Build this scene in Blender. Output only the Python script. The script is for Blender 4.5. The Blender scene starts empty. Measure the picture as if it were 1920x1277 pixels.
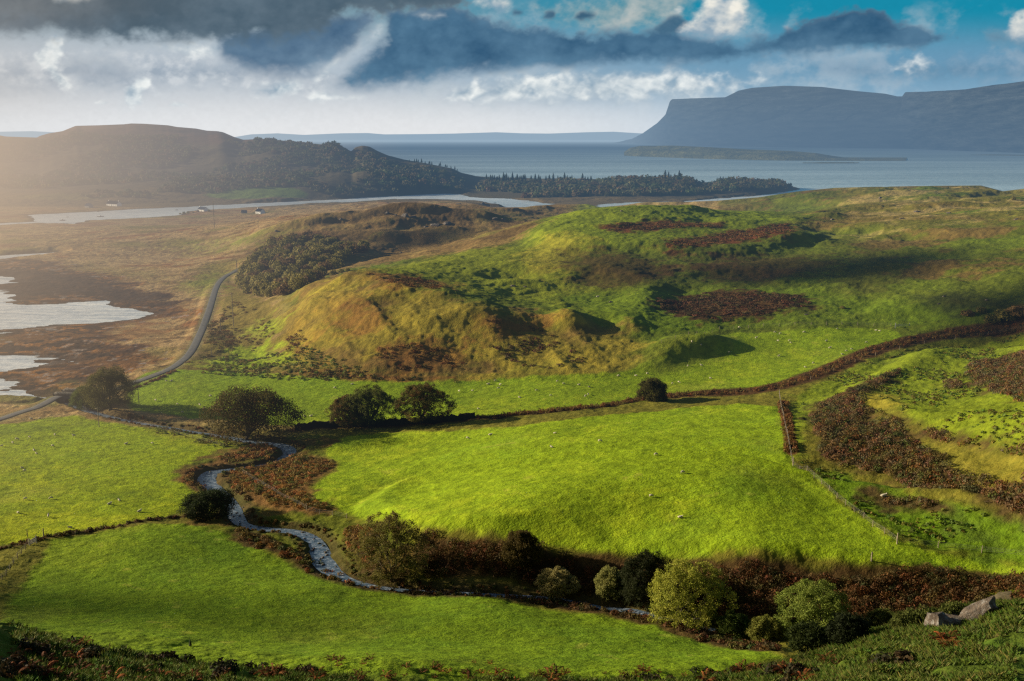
import bpy, bmesh, math, random, time
import numpy as np
from mathutils import Vector, Matrix
T0 = time.time()
def log(*a): print('[%.1fs]' % (time.time() - T0), *a)
random.seed(7); rng = np.random.default_rng(7)
scene = bpy.context.scene
COL = scene.collection
F32 = np.float32
# ---------------------------------------------------------------- camera
H = 85.0                                  # eye height above the sea, metres
FPX = 1920 * 35.0 / 36.0                  # focal length in photo pixels
PITCH = math.atan((638.5 - 257.0) / FPX)
cam_d = bpy.data.cameras.new('camera'); cam_d.lens = 35.0; cam_d.sensor_width = 36.0
cam_d.clip_start = 0.5; cam_d.clip_end = 300000.0
cam = bpy.data.objects.new('camera', cam_d); COL.objects.link(cam)
cam.location = (0, 0, H); cam.rotation_euler = (math.pi / 2 - PITCH, 0, 0)
scene.camera = cam
cT, sT = math.cos(PITCH), math.sin(PITCH)
def ray(px, py):
    a = (np.asarray(px, float) - 960.0) / FPX; b = (638.5 - np.asarray(py, float)) / FPX
    y = cT + b * sT; z = -sT + b * cT
    return a / y, z / y                   # X and Z gained per metre of Y
def at_z(px, py, z):
    u, k = ray(px, py); Y = (z - H) / k
    return u * Y, Y
# ---------------------------------------------------------------- noise
def _hash(ix, iy, seed):
    n = (ix * np.int64(374761393) + iy * np.int64(668265263) + np.int64(seed) * np.int64(1442695041)) & np.int64(0xffffffff)
    n = ((n ^ (n >> np.int64(13))) * np.int64(1274126177)) & np.int64(0xffffffff)
    n = n ^ (n >> np.int64(16))
    return (n & np.int64(0xffff)).astype(F32) / F32(65535.0)
def vnoise(x, y, seed=0):
    xf = np.floor(x); yf = np.floor(y)
    ix = xf.astype(np.int64); iy = yf.astype(np.int64)
    fx = (x - xf).astype(F32); fy = (y - yf).astype(F32)
    fx = fx * fx * fx * (fx * (fx * 6 - 15) + 10); fy = fy * fy * fy * (fy * (fy * 6 - 15) + 10)
    a = _hash(ix, iy, seed); b = _hash(ix + 1, iy, seed); c = _hash(ix, iy + 1, seed); d = _hash(ix + 1, iy + 1, seed)
    return (a + (b - a) * fx) * (1 - fy) + (c + (d - c) * fx) * fy      # 0..1
def fbm(x, y, scale, oct=4, seed=0, gain=0.5):
    s = 0; amp = 1.0; tot = 0; x = x / scale; y = y / scale
    for o in range(oct):
        s = s + amp * (vnoise(x, y, seed + o * 17) * 2 - 1); tot += amp
        amp *= gain; c_, s_ = 0.8 * 2.03, 0.6 * 2.03
        x, y = c_ * x - s_ * y + 13.7, s_ * x + c_ * y + 5.1
    return (s / tot).astype(F32)           # -1..1
def ridged(x, y, scale, oct=4, seed=0):
    s = 0; amp = 1.0; tot = 0; x = x / scale; y = y / scale
    for o in range(oct):
        s = s + amp * (1 - np.abs(vnoise(x, y, seed + o * 31) * 2 - 1) * 2); tot += amp
        amp *= 0.5; x, y = 1.62 * x - 1.22 * y + 3.1, 1.22 * x + 1.62 * y + 9.2
    return (s / tot).astype(F32)
def sstep(a, b, x):
    t = np.clip((x - a) / (b - a), 0, 1); return t * t * (3 - 2 * t)
def seg_dist(X, Y, pts, closed=False):
    """distance to a polyline, and the parameter (vertex index + fraction) of the nearest point"""
    best = np.full(X.shape, 1e18, F32); par = np.zeros(X.shape, F32)
    n = len(pts)
    for i in range(n if closed else n - 1):
        x0, y0 = pts[i]; x1, y1 = pts[(i + 1) % n]
        dx, dy = x1 - x0, y1 - y0; L = dx * dx + dy * dy + 1e-9
        t = np.clip(((X - x0) * dx + (Y - y0) * dy) / L, 0, 1)
        d = (X - x0 - t * dx) ** 2 + (Y - y0 - t * dy) ** 2
        m = d < best
        best = np.where(m, d, best); par = np.where(m, i + t, par)
    return np.sqrt(best), par
def inside(X, Y, pts):
    c = np.zeros(X.shape, bool); n = len(pts)
    for i in range(n):
        x0, y0 = pts[i]; x1, y1 = pts[(i + 1) % n]
        if y0 == y1: continue
        c ^= ((y0 > Y) != (y1 > Y)) & (X < (x1 - x0) * (Y - y0) / (y1 - y0) + x0)
    return c
def sdf(X, Y, pts, far=1e3):
    """signed distance, positive inside; far outside the box it is only -far"""
    P = np.array(pts, float); pad = far
    out = np.full(X.shape, -far, F32)
    m = (X > P[:, 0].min() - pad) & (X < P[:, 0].max() + pad) & (Y > P[:, 1].min() - pad) & (Y < P[:, 1].max() + pad)
    if not m.any(): return out
    x, y = X[m], Y[m]
    d, _ = seg_dist(x, y, pts, True)
    out[m] = np.where(inside(x, y, pts), d, -d)
    return out
def srgb(r, g, b):
    f = lambda c: (c / 255.0) / 12.92 if c / 255.0 <= 0.04045 else ((c / 255.0 + 0.055) / 1.055) ** 2.4
    return (f(r), f(g), f(b))
# ---------------------------------------------------------------- objects
def tag(o, label=None, cat=None, group=None, kind=None):
    if label: o['label'] = label
    if cat: o['category'] = cat
    if group: o['group'] = group
    if kind: o['kind'] = kind
    return o
def mesh_np(name, V, Fc, mat=None, parent=None, smooth=False, cols=None, uvw=None):
    """V (n,3), Fc (m,k) faces of k corners"""
    me = bpy.data.meshes.new(name)
    V = np.ascontiguousarray(V, F32); Fc = np.ascontiguousarray(Fc, np.int32); m, k = Fc.shape
    me.vertices.add(len(V)); me.vertices.foreach_set('co', V.ravel())
    me.loops.add(m * k); me.loops.foreach_set('vertex_index', Fc.ravel())
    me.polygons.add(m); me.polygons.foreach_set('loop_start', np.arange(0, m * k, k, dtype=np.int32))
    me.polygons.foreach_set('loop_total', np.full(m, k, np.int32))
    if smooth: me.polygons.foreach_set('use_smooth', np.ones(m, bool))
    if cols is not None:
        for nm, c in cols.items():
            a = me.attributes.new(nm, 'FLOAT_COLOR', 'POINT')
            if c.shape[1] == 3: c = np.concatenate([c, np.ones((len(c), 1))], 1)
            a.data.foreach_set('color', np.ascontiguousarray(c, F32).ravel())
    me.update(calc_edges=True)
    if mat: me.materials.append(mat)
    o = bpy.data.objects.new(name, me); COL.objects.link(o)
    if parent: o.parent = parent
    return o
def empty(name, loc, rz=0.0):
    o = bpy.data.objects.new(name, None); COL.objects.link(o)
    o.location = loc; o.rotation_euler = (0, 0, rz); o.empty_display_size = 0.3
    return o
def copy_tree(o, parent=None):
    c = o.copy(); COL.objects.link(c)
    if parent: c.parent = parent
    for ch in list(o.children): copy_tree(ch, c)
    return c
# ---------------------------------------------------------------- terrain
# control points: (photo column, photo row, ground height) -> world X, Y, z
C = []
def c3(px, py, z):
    x, y = at_z(px, py, z); C.append((x / y, math.log(y), z))
def cY(px, py, Y):
    u, k = ray(px, py); C.append((float(u), math.log(Y), H + float(k) * Y))
def cd(px, Y, z):                      # direct: column at ground, distance, height
    C.append(((px - 960) / FPX, math.log(Y), z))
for a in [(50,790,4),(200,900,6),(0,1000,9),(200,1000,9),(-100,900,7),(0,1100,12.5),(300,1100,12),(300,1000,9),(150,820,4.5),(300,850,5),
  (0,1165,20),(300,1175,18),(600,1190,16),(900,1200,17),(1200,1210,16.5),(600,1100,11.5),(900,1130,13),
  (570,930,7.5),(700,960,10),(700,1010,11),(850,1000,14.5),(1000,1000,16),(1400,1045,17),(1900,1070,17.5),(1650,1048,17.5),(1000,900,18),(1400,900,20.5),(800,855,8.8),
  (1200,850,18),(1450,800,18),(640,835,5.4),(800,800,7.6),(1000,785,12.5),(1300,765,14),(1450,750,15),(1700,950,19),(1560,900,18.5),
  (650,1085,8.5),(600,1040,8),(440,960,6.5),(395,890,5.5),(540,835,4.5),(430,815,4),(330,795,3.5),(150,760,2.5),(1190,1140,10.5),(1000,1105,9.5),(800,1095,9),
  (1400,1190,11.5),(1600,1170,13),(1800,1150,15),(1000,1150,13),(1200,1190,15),(1450,1225,17.5),
  (300,720,5),(300,690,5),(500,780,4.5),(500,712,6),(800,770,7.5),(800,725,8),(1200,750,10.5),(1200,710,11),(1400,700,12.5),(1400,640,16),(1650,640,18.5),
  (1650,615,20),(1900,620,23),(1750,655,20.5),(1560,700,16),
  (500,690,6.5),(520,650,6),(700,715,8),(900,714,9),(1100,712,11),
  (480,620,5),(545,620,11),(585,560,20),(620,522,26),(700,560,24),(700,640,15),(850,590,22.5),(850,650,14.5),(760,502,25.5),(860,482,26.5),(970,457,28.5),
  (900,540,22),(1000,560,20.5),(1000,610,19),(1100,560,20),(1100,600,19.5),(1100,660,14.5),(1250,600,20),(1250,660,14.5),(1300,560,21),(1500,600,20.5),(1500,540,24.5),(1600,500,29),
  (1000,500,25.5),(1000,440,33),(1060,402,38.5),(1130,392,40),(1300,389,40),(1450,407,37),(1100,470,30.5),(1200,450,33.5),(1200,520,25),(1400,470,30.5),
  (1400,430,35.5),(1550,440,33),(1490,490,28),
  (1910,590,28),(1800,560,28),(1920,520,34),(1700,520,29.5),(1800,460,36),(1930,430,42),(1800,402,42),(1650,402,37),
  (1650,372,38),(1500,360,37),(1600,350,40),(1700,348,42),(1830,347,42),(1868,356,39),(1930,352,41),(2030,350,42),(1340,378,26),(1200,382,20),(1420,368,31),
  (600,410,25),(500,432,18),(700,396,28),(800,394,28),(1000,386,22),(1100,380,20),(900,430,20),(800,460,15),(600,475,14),(700,480,12),(480,540,6),(450,520,5),
  (0,520,1.8),(0,470,2.2),(200,470,3),(400,470,4),(380,560,3),(430,600,5),(380,640,4),(260,640,1.2),(330,685,3.5),(0,440,2),(200,430,5),(400,420,4),
  (500,395,3),(700,379,3),(850,377,7),(880,384,10),(100,425,2),
  (30,600,-1),(150,590,-1),(280,585,0),(30,680,-1),(130,680,0),(0,560,-1),(60,650,.9),(200,655,.9),(150,545,.9),(100,720,.5),
  (200,400,-2),(450,384,-1),(600,377,-1),(850,370,-1),(980,385,-.5),(1130,388,-1),(1300,380,-1),
  (100,380,3),(200,376,4),(400,372,4),(550,372,4),(700,364,4),(850,362,3),(900,350,6),(0,385,3),
  (1000,375,2),(1150,374,2),(1300,370,2),(1420,364,2),(1485,352,1)]: c3(*a)
for a in [(-300,262,2200),(-100,262,2200),(-5,250,2150),(60,257,2250),(90,256,2300),(150,240,2350),(270,232,2400),(340,236,2400),(420,250,2300),(470,261,2200),(560,262,2150),(640,271,2050),
  (690,274,1950),(720,290,1900),(800,301,1800),(865,318,1750),(900,330,1700),
  (200,310,1750),(400,320,1700),(600,325,1650),(0,320,1750),(750,335,1550),
  (200,350,1450),(420,352,1430),(600,352,1450),
  (930,336,1650),(1000,340,1660),(1100,343,1670),(1250,343,1680),(1350,344,1700),(1430,347,1700)]: cY(*a)
for a in [(700,105,26),(0,105,28),(1300,103,24),(1700,105,21),(1960,105,25),(1830,100,27),(-300,110,30),
  (960,30,63),(300,30,64),(1600,30,64),(-200,30,66),(2200,30,62),(960,12,76),(300,12,77),(1700,12,76),(960,6,80),(960,50,53.0),(300,50,54),(1500,50,54),
  (60,76,42.5),(400,74,41.8),(700,67,44.9),(1000,67,44.9),(1300,67,44.9),(1480,70,44.8),(1620,75,43.6),(1750,80,42.0),(1840,82,42.2),(1910,82,42.8),(2050,84,43),(-200,78,46),
  (300,90,31),(700,86,30),(1000,86,30),(1300,84,32),(1500,88,31),(1700,93,31),(1900,95,33),
  (960,8,79),(1200,850,20),(1400,820,20),(1000,850,18),(1250,1150,-5),(1500,1150,-5),(1750,1150,-5),(1950,1200,-5),(1100,1300,-2),(2200,1100,20),(2300,600,50),(2300,300,40),(2200,180,40),
  (960,2100,-8),(1200,2100,-8),(1500,2000,-8),(900,2300,-8),(1600,1700,-8),(1600,3200,-15),(960,3200,-15),(300,3300,-10),(-300,3300,-8),(700,2900,-10),
  (-600,500,-3),(-700,300,0),(-700,200,10),(-700,1000,2),(-800,2000,60),(-700,120,36),(-900,60,62),(2700,1500,-8),(2700,200,55)]: cd(*a)
C = np.array(C, float)
def tps_fit(P, z, reg=2e-4):
    n = len(P); d2 = ((P[:, None] - P[None]) ** 2).sum(2)
    K = 0.5 * d2 * np.log(d2 + 1e-12) + reg * np.eye(n)
    A = np.zeros((n + 3, n + 3)); A[:n, :n] = K; A[:n, n] = 1; A[:n, n + 1:] = P; A[n, :n] = 1; A[n + 1:, :n] = P.T
    return np.linalg.solve(A, np.concatenate([z, [0, 0, 0]]))
_w = tps_fit(C[:, :2], C[:, 2])
def tps(u, v):
    s = _w[-3] + _w[-2] * u + _w[-1] * v
    uf = u; vf = v
    for (cu, cv, _), w in zip(C, _w[:len(C)]):
        d = (uf - cu) ** 2 + (vf - cv) ** 2 + 1e-12
        s += (0.5 * w) * d * np.log(d)
    return s
Q = globals().get('QUALITY', 1.0)
U = np.concatenate([np.linspace(-2.2, -0.60, 90)[:-1], np.linspace(-0.60, 0.60, int(1180 * Q)), np.linspace(0.60, 1.6, 60)[1:]])
VL = np.concatenate([np.linspace(math.log(3.0), math.log(45.0), 70)[:-1], np.linspace(math.log(45.0), math.log(1200.0), int(1250 * Q))[:-1], np.linspace(math.log(1200.0), math.log(3400.0), int(420 * Q))])
NU, NV = len(U), len(VL)
UU, VV = np.meshgrid(U, VL)              # rows = distance
GY = np.exp(VV); GX = UU * GY
# the thin-plate surface on every second line, then bilinear (noise hides the rest)
def bil(Z, iu, iv):
    i0 = np.clip(np.floor(iu).astype(int), 0, Z.shape[1] - 2); j0 = np.clip(np.floor(iv).astype(int), 0, Z.shape[0] - 2)
    a = np.clip(iu - i0, 0, 1); b = np.clip(iv - j0, 0, 1)
    return (Z[j0, i0] * (1 - a) + Z[j0, i0 + 1] * a) * (1 - b) + (Z[j0 + 1, i0] * (1 - a) + Z[j0 + 1, i0 + 1] * a) * b
GZ = tps(UU, VV)
GZ = np.where(GY < 35, np.minimum(GZ, 83.2 - 0.56 * GY), GZ)
log('tps', GZ.shape)
def ground_z(X, Y):
    X = np.asarray(X, float); Y = np.asarray(Y, float)
    iu = np.interp(X / Y, U, np.arange(NU)); iv = np.interp(np.log(Y), VL, np.arange(NV))
    return bil(GZ, iu, iv)
_tY = np.exp(np.linspace(math.log(20.0), math.log(3390.0), 2600))
def ground(px, py, far=False):
    """first ground point seen at a photo pixel"""
    u, k = ray(px, py)
    z = ground_z(u * _tY, _tY); r = H + k * _tY
    hit = np.nonzero(z >= r)[0]
    if len(hit) == 0: return None
    i = hit[0]
    if i == 0: Y = _tY[0]
    else:
        d0 = (r - z)[i - 1]; d1 = (z - r)[i]; Y = _tY[i - 1] + (_tY[i] - _tY[i - 1]) * d0 / (d0 + d1 + 1e-9)
    return float(u * Y), float(Y), float(H + k * Y)
def gpts(L): 
    out = []
    for p in L:
        g = ground(*p)
        if g is None:
            u, k = ray(*p); Y = 3000.0; g = (float(u * Y), Y, 0)
        out.append(g[:2])
    return out
def smooth_line(P, n=3):
    P = [np.array(p, float) for p in P]
    for _ in range(n):
        Qs = [P[0]]
        for a, b in zip(P[:-1], P[1:]): Qs += [a * .75 + b * .25, a * .25 + b * .75]
        Qs.append(P[-1]); P = Qs
    return [tuple(p) for p in P]
def smooth_poly(P, n=2):
    P = [np.array(p, float) for p in P]
    for _ in range(n):
        Qs = []
        for a, b in zip(P, P[1:] + P[:1]): Qs += [a * .75 + b * .25, a * .25 + b * .75]
        P = Qs
    return [tuple(p) for p in P]
# ---------------------------------------------------------------- relief on top of the smooth surface
PX = 960 + FPX * UU                        # rough column names for each vertex
def seaflat(L): return [tuple(float(c) for c in at_z(px, py, 0.0)) for px, py in L]
def sharpen(L, A, w, W, wob=6, sc=25, seed=3):
    """make the smooth slope along this outline (photo points on the ground) into a steeper bank"""
    P = smooth_poly(gpts(L), 2); s = sdf(GX, GY, P, W * 1.5 + wob)
    m = s > -(W * 1.5 + wob) + .01
    n = wob * fbm(GX[m], GY[m], sc, 3, seed); q = s[m] + n
    GZ[m] += A * (sstep(-w, w, q) - sstep(-W, W, q))
# steeper banks: the brown hill's front, the knoll top, the right-hand scarp
sharpen([(520,640),(545,595),(590,548),(640,520),(760,500),(900,480),(1000,500),(1250,500),(1250,585),(1150,600),(1080,610),(960,600),(880,590),(790,560),(740,570),(690,610),(640,610),(600,650)], 3.2, 11, 32, 10, 34, 5)
sharpen([(1000,442),(1030,418),(1070,405),(1140,392),(1300,390),(1460,408),(1560,425),(1500,455),(1420,470),(1300,480),(1200,462),(1100,470),(1040,462)], 4.5, 13, 36, 10, 40, 8)
sharpen([(1545,745),(1620,715),(1700,672),(1800,650),(2050,630),(2100,830),(1920,830),(1830,820),(1740,800),(1690,790),(1640,770),(1590,775)], 4.6, 6, 18, 5, 15, 9)
sharpen([(440,520),(470,480),(520,450),(580,430),(700,420),(760,440),(720,470),(640,490),(560,520)], 5, 13, 36, 9, 30, 11)
sharpen([(700,985),(850,1012),(1050,1030),(1300,1055),(1650,1060),(2100,1085),(2100,900),(1400,850),(1000,850),(700,900)], 2.6, 3.5, 13, 3, 15, 17)
sharpen([(1470,372),(1560,362),(1700,352),(1860,352),(1870,364),(1760,374),(1600,384),(1500,384)], 5, 14, 40, 10, 50, 12)
sharpen([(1480,415),(1540,395),(1640,382),(1750,372),(1900,366),(2050,370),(2050,420),(1800,440),(1640,430),(1540,425)], 4, 11, 34, 10, 40, 13)
def hump(px, py, rx, ry, h, rot=0.0, p=2.0):
    g = ground(px, py)
    dx = GX - g[0]; dy = GY - g[1]; c, s = math.cos(rot), math.sin(rot)
    a = (dx * c + dy * s) / rx; b = (-dx * s + dy * c) / ry
    r = a * a + b * b; m = r < 9
    GZ[m] += h * np.exp(-np.power(r[m], p / 2) * 1.2)
hump(1285, 655, 15, 8, 3.6, 0.35, 2.6); hump(1345, 642, 12, 7, 1.8, 0.1); hump(1235, 680, 9, 6, 1.8, .5)
hump(1070, 607, 7, 12, 3.4, .25, 2.6); hump(1180, 612, 6, 9, 2.0, 0); hump(960, 535, 12, 6, 2.6, 0)
hump(1500, 452, 22, 12, 4.0, 0); hump(1130, 425, 20, 12, 2.0)
hump(680, 835, 14, 3.5, 1.6, .1)
hump(590, 585, 7, 22, 1.8, .45); hump(690, 600, 8, 26, 1.8, .5); hump(790, 600, 9, 26, 1.8, .5); hump(940, 620, 9, 18, 1.2, .3)
for a in [(760,405,40,16,8),(640,412,34,14,6),(880,412,46,18,7),(820,445,40,12,6),(950,400,30,14,5),(740,420,20,10,4),(560,422,30,14,3),(1010,395,30,14,4),
          (880,390,40,24,3),(690,390,50,26,3),(1200,384,22,12,5),(1260,384,16,10,4),(1330,382,30,12,4),
          (1500,372,40,20,3),(1640,395,26,10,4),(1750,392,30,12,4),(1560,408,20,9,3.5),(1850,378,30,14,3),(1910,362,22,14,6),(1700,365,36,16,4)]: hump(*a)
log('humps')
# masks reused below
amp = np.zeros(GZ.shape, F32)
mk = sstep(395, 470, PX) * 0
rough = 1.0 * sstep(math.log(330), math.log(400), VV)                          # everything beyond the fields is hummocky
flatleft = sstep(520, 400, PX) * sstep(math.log(1250), math.log(1150), VV) * sstep(math.log(330), math.log(380), VV)
FIELDS = dict(
 left=[(-200,800),(0,800),(120,776),(200,792),(330,808),(430,830),(445,838),(400,860),(345,878),(352,905),(372,925),(340,965),(200,985),(60,1012),(-200,1045)],
 low=[(-300,1090),(60,1020),(200,995),(360,980),(430,1000),(480,1022),(560,1062),(680,1096),(900,1118),(1150,1160),(1300,1200),(1470,1232),(1400,1250),(1000,1262),(600,1235),(300,1190),(0,1170),(-300,1180)],
 centre=[(565,930),(640,872),(612,855),(600,835),(640,818),(700,812),(850,808),(1000,797),(1200,772),(1460,750),(1473,800),(1482,870),(1530,900),(1600,960),(1680,1020),(1920,1047),(2100,1060),(2100,1078),(1650,1052),(1300,1050),(1050,1022),(850,1005),(780,990),(700,975),(640,962)],
 strip=[(250,712),(300,692),(420,695),(550,705),(700,720),(900,712),(1100,705),(1200,690),(1290,640),(1350,622),(1500,618),(1660,612),(1700,632),(1600,672),(1500,712),(1400,732),(1250,742),(1150,762),(950,780),(850,785),(560,798),(520,798),(300,775),(240,765),(235,740)])
FP = {k: smooth_poly(gpts(v), 1) for k, v in FIELDS.items()}
FS = {k: sdf(GX, GY, v, 40) for k, v in FP.items()}
infield = np.zeros(GZ.shape, F32)
for k in FS: infield = np.maximum(infield, sstep(-3, 5, FS[k]))
n1 = fbm(GX, GY, 70, 4, 21); n2 = fbm(GX, GY, 18, 4, 22); n3 = ridged(GX, GY, 34, 4, 23)
far = sstep(math.log(1300), math.log(1500), VV)
GZ += (1 - infield) * rough * (1 - far) * (1 - 0.82 * flatleft) * (1.7 * n1 + 1.1 * n2 + .9 * n3)
GZ += (1 - infield) * (1 - rough) * sstep(math.log(100), math.log(125), VV) * (0.5 * n2 + 0.3 * n3)
GZ += infield * (0.5 * n1 + 0.16 * n2)
# ledges and sheep terraces following the contours, and spurs running down the brown hill's front
_hill = (1 - infield) * sstep(math.log(318), math.log(350), VV) * sstep(math.log(1150), math.log(900), VV) * sstep(430, 540, PX) * sstep(3, 9, GZ)
_st = GZ / 7.5 + .8 * fbm(GX, GY, 80, 3, 71) + .12 * n2
GZ += _hill * 1.9 * (sstep(.15, .85, _st - np.floor(_st)) - (_st - np.floor(_st)))
_st = GZ / 1.3 + .8 * fbm(GX, GY, 25, 3, 72)
GZ += _hill * 0.22 * (sstep(.2, .8, _st - np.floor(_st)) - (_st - np.floor(_st)))
_fr = sdf(GX, GY, smooth_poly(gpts([(515,690),(520,600),(590,545),(700,520),(820,540),(1000,585),(1150,605),(1160,655),(1120,700),(900,715),(700,715)]), 2), 40)
_c, _s = math.cos(.55), math.sin(.55); _rx = GX * _c + GY * _s; _ry = -GX * _s + GY * _c
GZ += sstep(-6, 8, _fr) * (1.5 * ridged(_rx, _ry * .4, 22, 2, 73) + .28 * ridged(_rx, _ry * .5, 6, 3, 74))
n4 = fbm(GX, GY, 220, 5, 25); n5 = ridged(GX, GY, 160, 5, 26)
GZ += far * np.clip(GZ / 25, 0, 1) * (6 * n4 + 6 * n5)
# lift the far hill and the wooded peninsula to their true skylines
SKY_L = [(-400,262),(-100,258),(-5,250),(5,251),(30,256),(88,258),(92,255),(110,250),(135,246),(150,240),(160,236),(200,235),(250,233),(262,231.5),(285,232),(330,235),(345,238),(380,241),(400,245),(420,246),(430,248),(450,257),(466,262),(490,261),(515,260),(530,263),(560,265),(590,269),(610,271),(625,267.5),(640,270),(655,279),(664,284),(672,276),(685,273),(698,275),(712,283),(730,291),(760,299),(800,306),(850,316),(866,324),(885,328),(905,334),
 (925,333),(975,333),(1010,335),(1060,334),(1120,336),(1180,333),(1230,334),(1290,337),(1305,346),(1330,344),(1360,339),(1400,341),(1440,343),(1478,346),(1488,351),(1496,358),(1520,372)]
_cols = UU[0]; _pxc = 960 + FPX * _cols; _ty = np.interp(_pxc, [p[0] for p in SKY_L], [p[1] for p in SKY_L])
_jf = int(np.searchsorted(VL, math.log(1500.0)))
_, _ky = ray(_pxc, _ty)
_fy = np.exp(VL[_jf:]); _Z = GZ[_jf:]
_rat = np.full(NU, 1.0)
for i in range(NU):
    if -420 < _pxc[i] < 1500:
        need = H + _ky[i] * _fy; z = _Z[:, i]; ok = (z > 3) & (need > 3)
        if ok.any():
            # smallest factor that makes the highest ground touch the wanted line
            _rat[i] = np.clip(np.min(need[ok] / z[ok]), .4, 3.0)
_k = np.exp(-np.linspace(-2, 2, 5) ** 2); _k /= _k.sum(); _rat = np.convolve(np.pad(_rat, 2, mode='edge'), _k, 'valid')
_bl = sstep(math.log(1420), math.log(1600), VV)
GZ = np.where(GZ > 0, GZ * (1 + (_rat[None] - 1) * _bl), GZ)
# the near slope under the camera: lumpy turf
near = sstep(math.log(100), math.log(84), VV)
GZ += near * sstep(14, 30, GY) * (0.9 * fbm(GX, GY, 7, 4, 31) + 0.5 * ridged(GX, GY, 4.5, 3, 32))
# tufts, about the size of one picture element at their distance
tz = fbm(GX, GY * 1.0, 1.6, 3, 41); tz2 = fbm(GX, GY, 4.5, 3, 42)
GZ += infield * (0.07 * tz + 0.05 * tz2) + (1 - infield) * (1 - far) * (0.22 * tz + 0.32 * tz2)
log('relief')
# keep the middle-distance moor below its true outline against the channel and the sea
CEIL = [(-300,392),(400,388),(500,386.5),(640,380.5),(700,377.5),(740,373),(820,374),(880,378.5),(925,388),(985,387),(1005,384),(1045,382),(1100,381),(1125,387),(1170,383),(1200,378),(1290,376),(1340,374.5),(1420,368),(1490,357),(1560,350),(1700,347),(1830,346),(1872,357),(1912,352),(2200,346)]
_, _kc = ray(_pxc, np.interp(_pxc, [p[0] for p in CEIL], [p[1] for p in CEIL])); _cz = H + _kc[None] * GY
_in = (VV > math.log(520)) & (VV < math.log(1240)) & (UU > -.62) & (UU < .62)
_cz = _cz - 1.0 - .25 * n2
_ex = GZ - _cz; GZ = np.where(_in & (_ex > -2), np.where(_ex > 0, _cz - .0 + .10 * np.tanh(_ex / 2), GZ), GZ)
# ---- water bodies at sea level
WATER = [
 [(-400,556),(0,556),(20,562),(60,570),(140,566),(200,563),(206,572),(250,578),(285,584),(292,589),(240,600),(150,609),(60,618),(0,626),(-400,645)],
 [(-400,516),(25,519),(30,527),(48,530),(0,533),(-400,533)],
 [(-400,540),(0,541),(36,545),(24,556),(0,562),(-400,562)],
 [(-400,655),(0,660),(50,661),(100,668),(140,677),(90,683),(52,691),(20,696),(30,712),(26,730),(60,741),(105,748),(112,754),(60,752),(0,744),(-400,750)],
 [(-300,414),(0,419),(70,415.5),(55,402.5),(160,398),(277,391),(333,389),(400,385),(510,380),(640,374),(700,369.5),(760,366.5),(830,363.5),(862,364),(880,370),(960,373),(1010,379),(1040,383),(1000,389),(950,389),(925,383),(895,376),(820,373),(740,373),(690,377),(640,380),(500,386.5),(400,392.5),(352,396),(332,404),(240,410),(165,413),(140,420),(70,418),(0,423),(-300,423)],
 [(1100,391),(1130,383),(1180,380),(1280,378),(1340,373),(1420,367),(1460,362),(1510,354),(1470,370),(1400,380),(1340,384),(1280,386),(1200,392)],
 [(-300,478),(0,479),(60,476),(105,473),(108,476),(40,483),(0,488),(-300,490)]]
WS = np.full(GZ.shape, -200, F32)
for L in WATER:
    P = seaflat(L); WS = np.maximum(WS, sdf(GX, GY, P, 200))
wob = fbm(GX, GY, 14, 4, 51) * np.clip(GY / 250, .6, 6)
WSn = WS + wob * 1.6 + sstep(math.log(620), math.log(560), VV) * (3.2 * fbm(GX, GY * 1.6, 9, 4, 52) + 4 * np.clip(fbm(GX * .6, GY * 1.8, 22, 4, 53) - .25, 0, 1) * -6)
shoreland = (GY < 1600) & (PX < 1480)
ramp = 0.06 + 0.035 * np.clip(-WSn, 0, 80)
GZ = np.where(shoreland & (WSn < 0), np.maximum(GZ, np.minimum(ramp, 1.2)), GZ)
GZ = np.where((WSn > -25) & (WSn <= 0), np.minimum(GZ, 0.06 + 0.12 * -WSn + np.clip(GZ, 0, 40) * sstep(0, 25, -WSn)), GZ)
GZ = np.where(WSn > 0, -0.05 - 0.06 * np.minimum(WSn, 30), GZ)
log('water')
# ---- the stream
ST = [(128,752,5),(165,765,3),(210,778,2.2),(260,790,2),(310,797,2),(360,806,2.2),(430,816,2.8),(480,826,4),(522,829,4.5),(546,838,5),(536,851,4),(512,862,1.8),(470,870,1.6),(425,876,3),(395,880,6.5),(382,893,6.5),(398,908,5),(420,924,3.6),(436,944,4.2),
      (443,964,4.6),(456,980,2.6),(500,986,2.4),(550,990,2.8),(585,1002,4),(598,1022,5.2),(604,1044,5.8),(618,1062,5),(648,1080,2.2),(700,1092,1.2),(760,1100,.9),(850,1104,1.3),(900,1106,1.6),(950,1110,.9),(1050,1121,.8),(1130,1132,1.0),(1180,1140,3.4),(1205,1144,3.4),(1240,1152,1.2),(1320,1168,.8),(1420,1188,.8)]
sp = gpts([(a, b) for a, b, _ in ST]); sw = [w for _, _, w in ST]
sz = [float(ground_z(x, y)) for x, y in sp]
sl = smooth_line([(x, y, w) for (x, y), w in zip(sp, sw)], 3)
SX = np.array([p[0] for p in sl]); SY = np.array([p[1] for p in sl]); SW = np.array([p[2] for p in sl])
arc = np.concatenate([[0], np.cumsum(np.hypot(np.diff(SX), np.diff(SY)))])
zg = ground_z(SX, SY)
for _ in range(60): zg[1:-1] = (zg[:-2] + zg[2:] + 2 * zg[1:-1]) / 4
zg = np.maximum.accumulate(np.minimum(zg, np.minimum.accumulate(zg[::-1])[::-1] + 1.0)) - 0.8
zg = np.maximum(zg, 0.03 + 0.004 * arc)
m = (GY > 120) & (GY < 330) & (PX > 60) & (PX < 1780)
d = np.full(GZ.shape, 99, F32); pr = np.zeros(GZ.shape, F32)
d[m], pr[m] = seg_dist(GX[m], GY[m], list(zip(SX, SY)))
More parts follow.
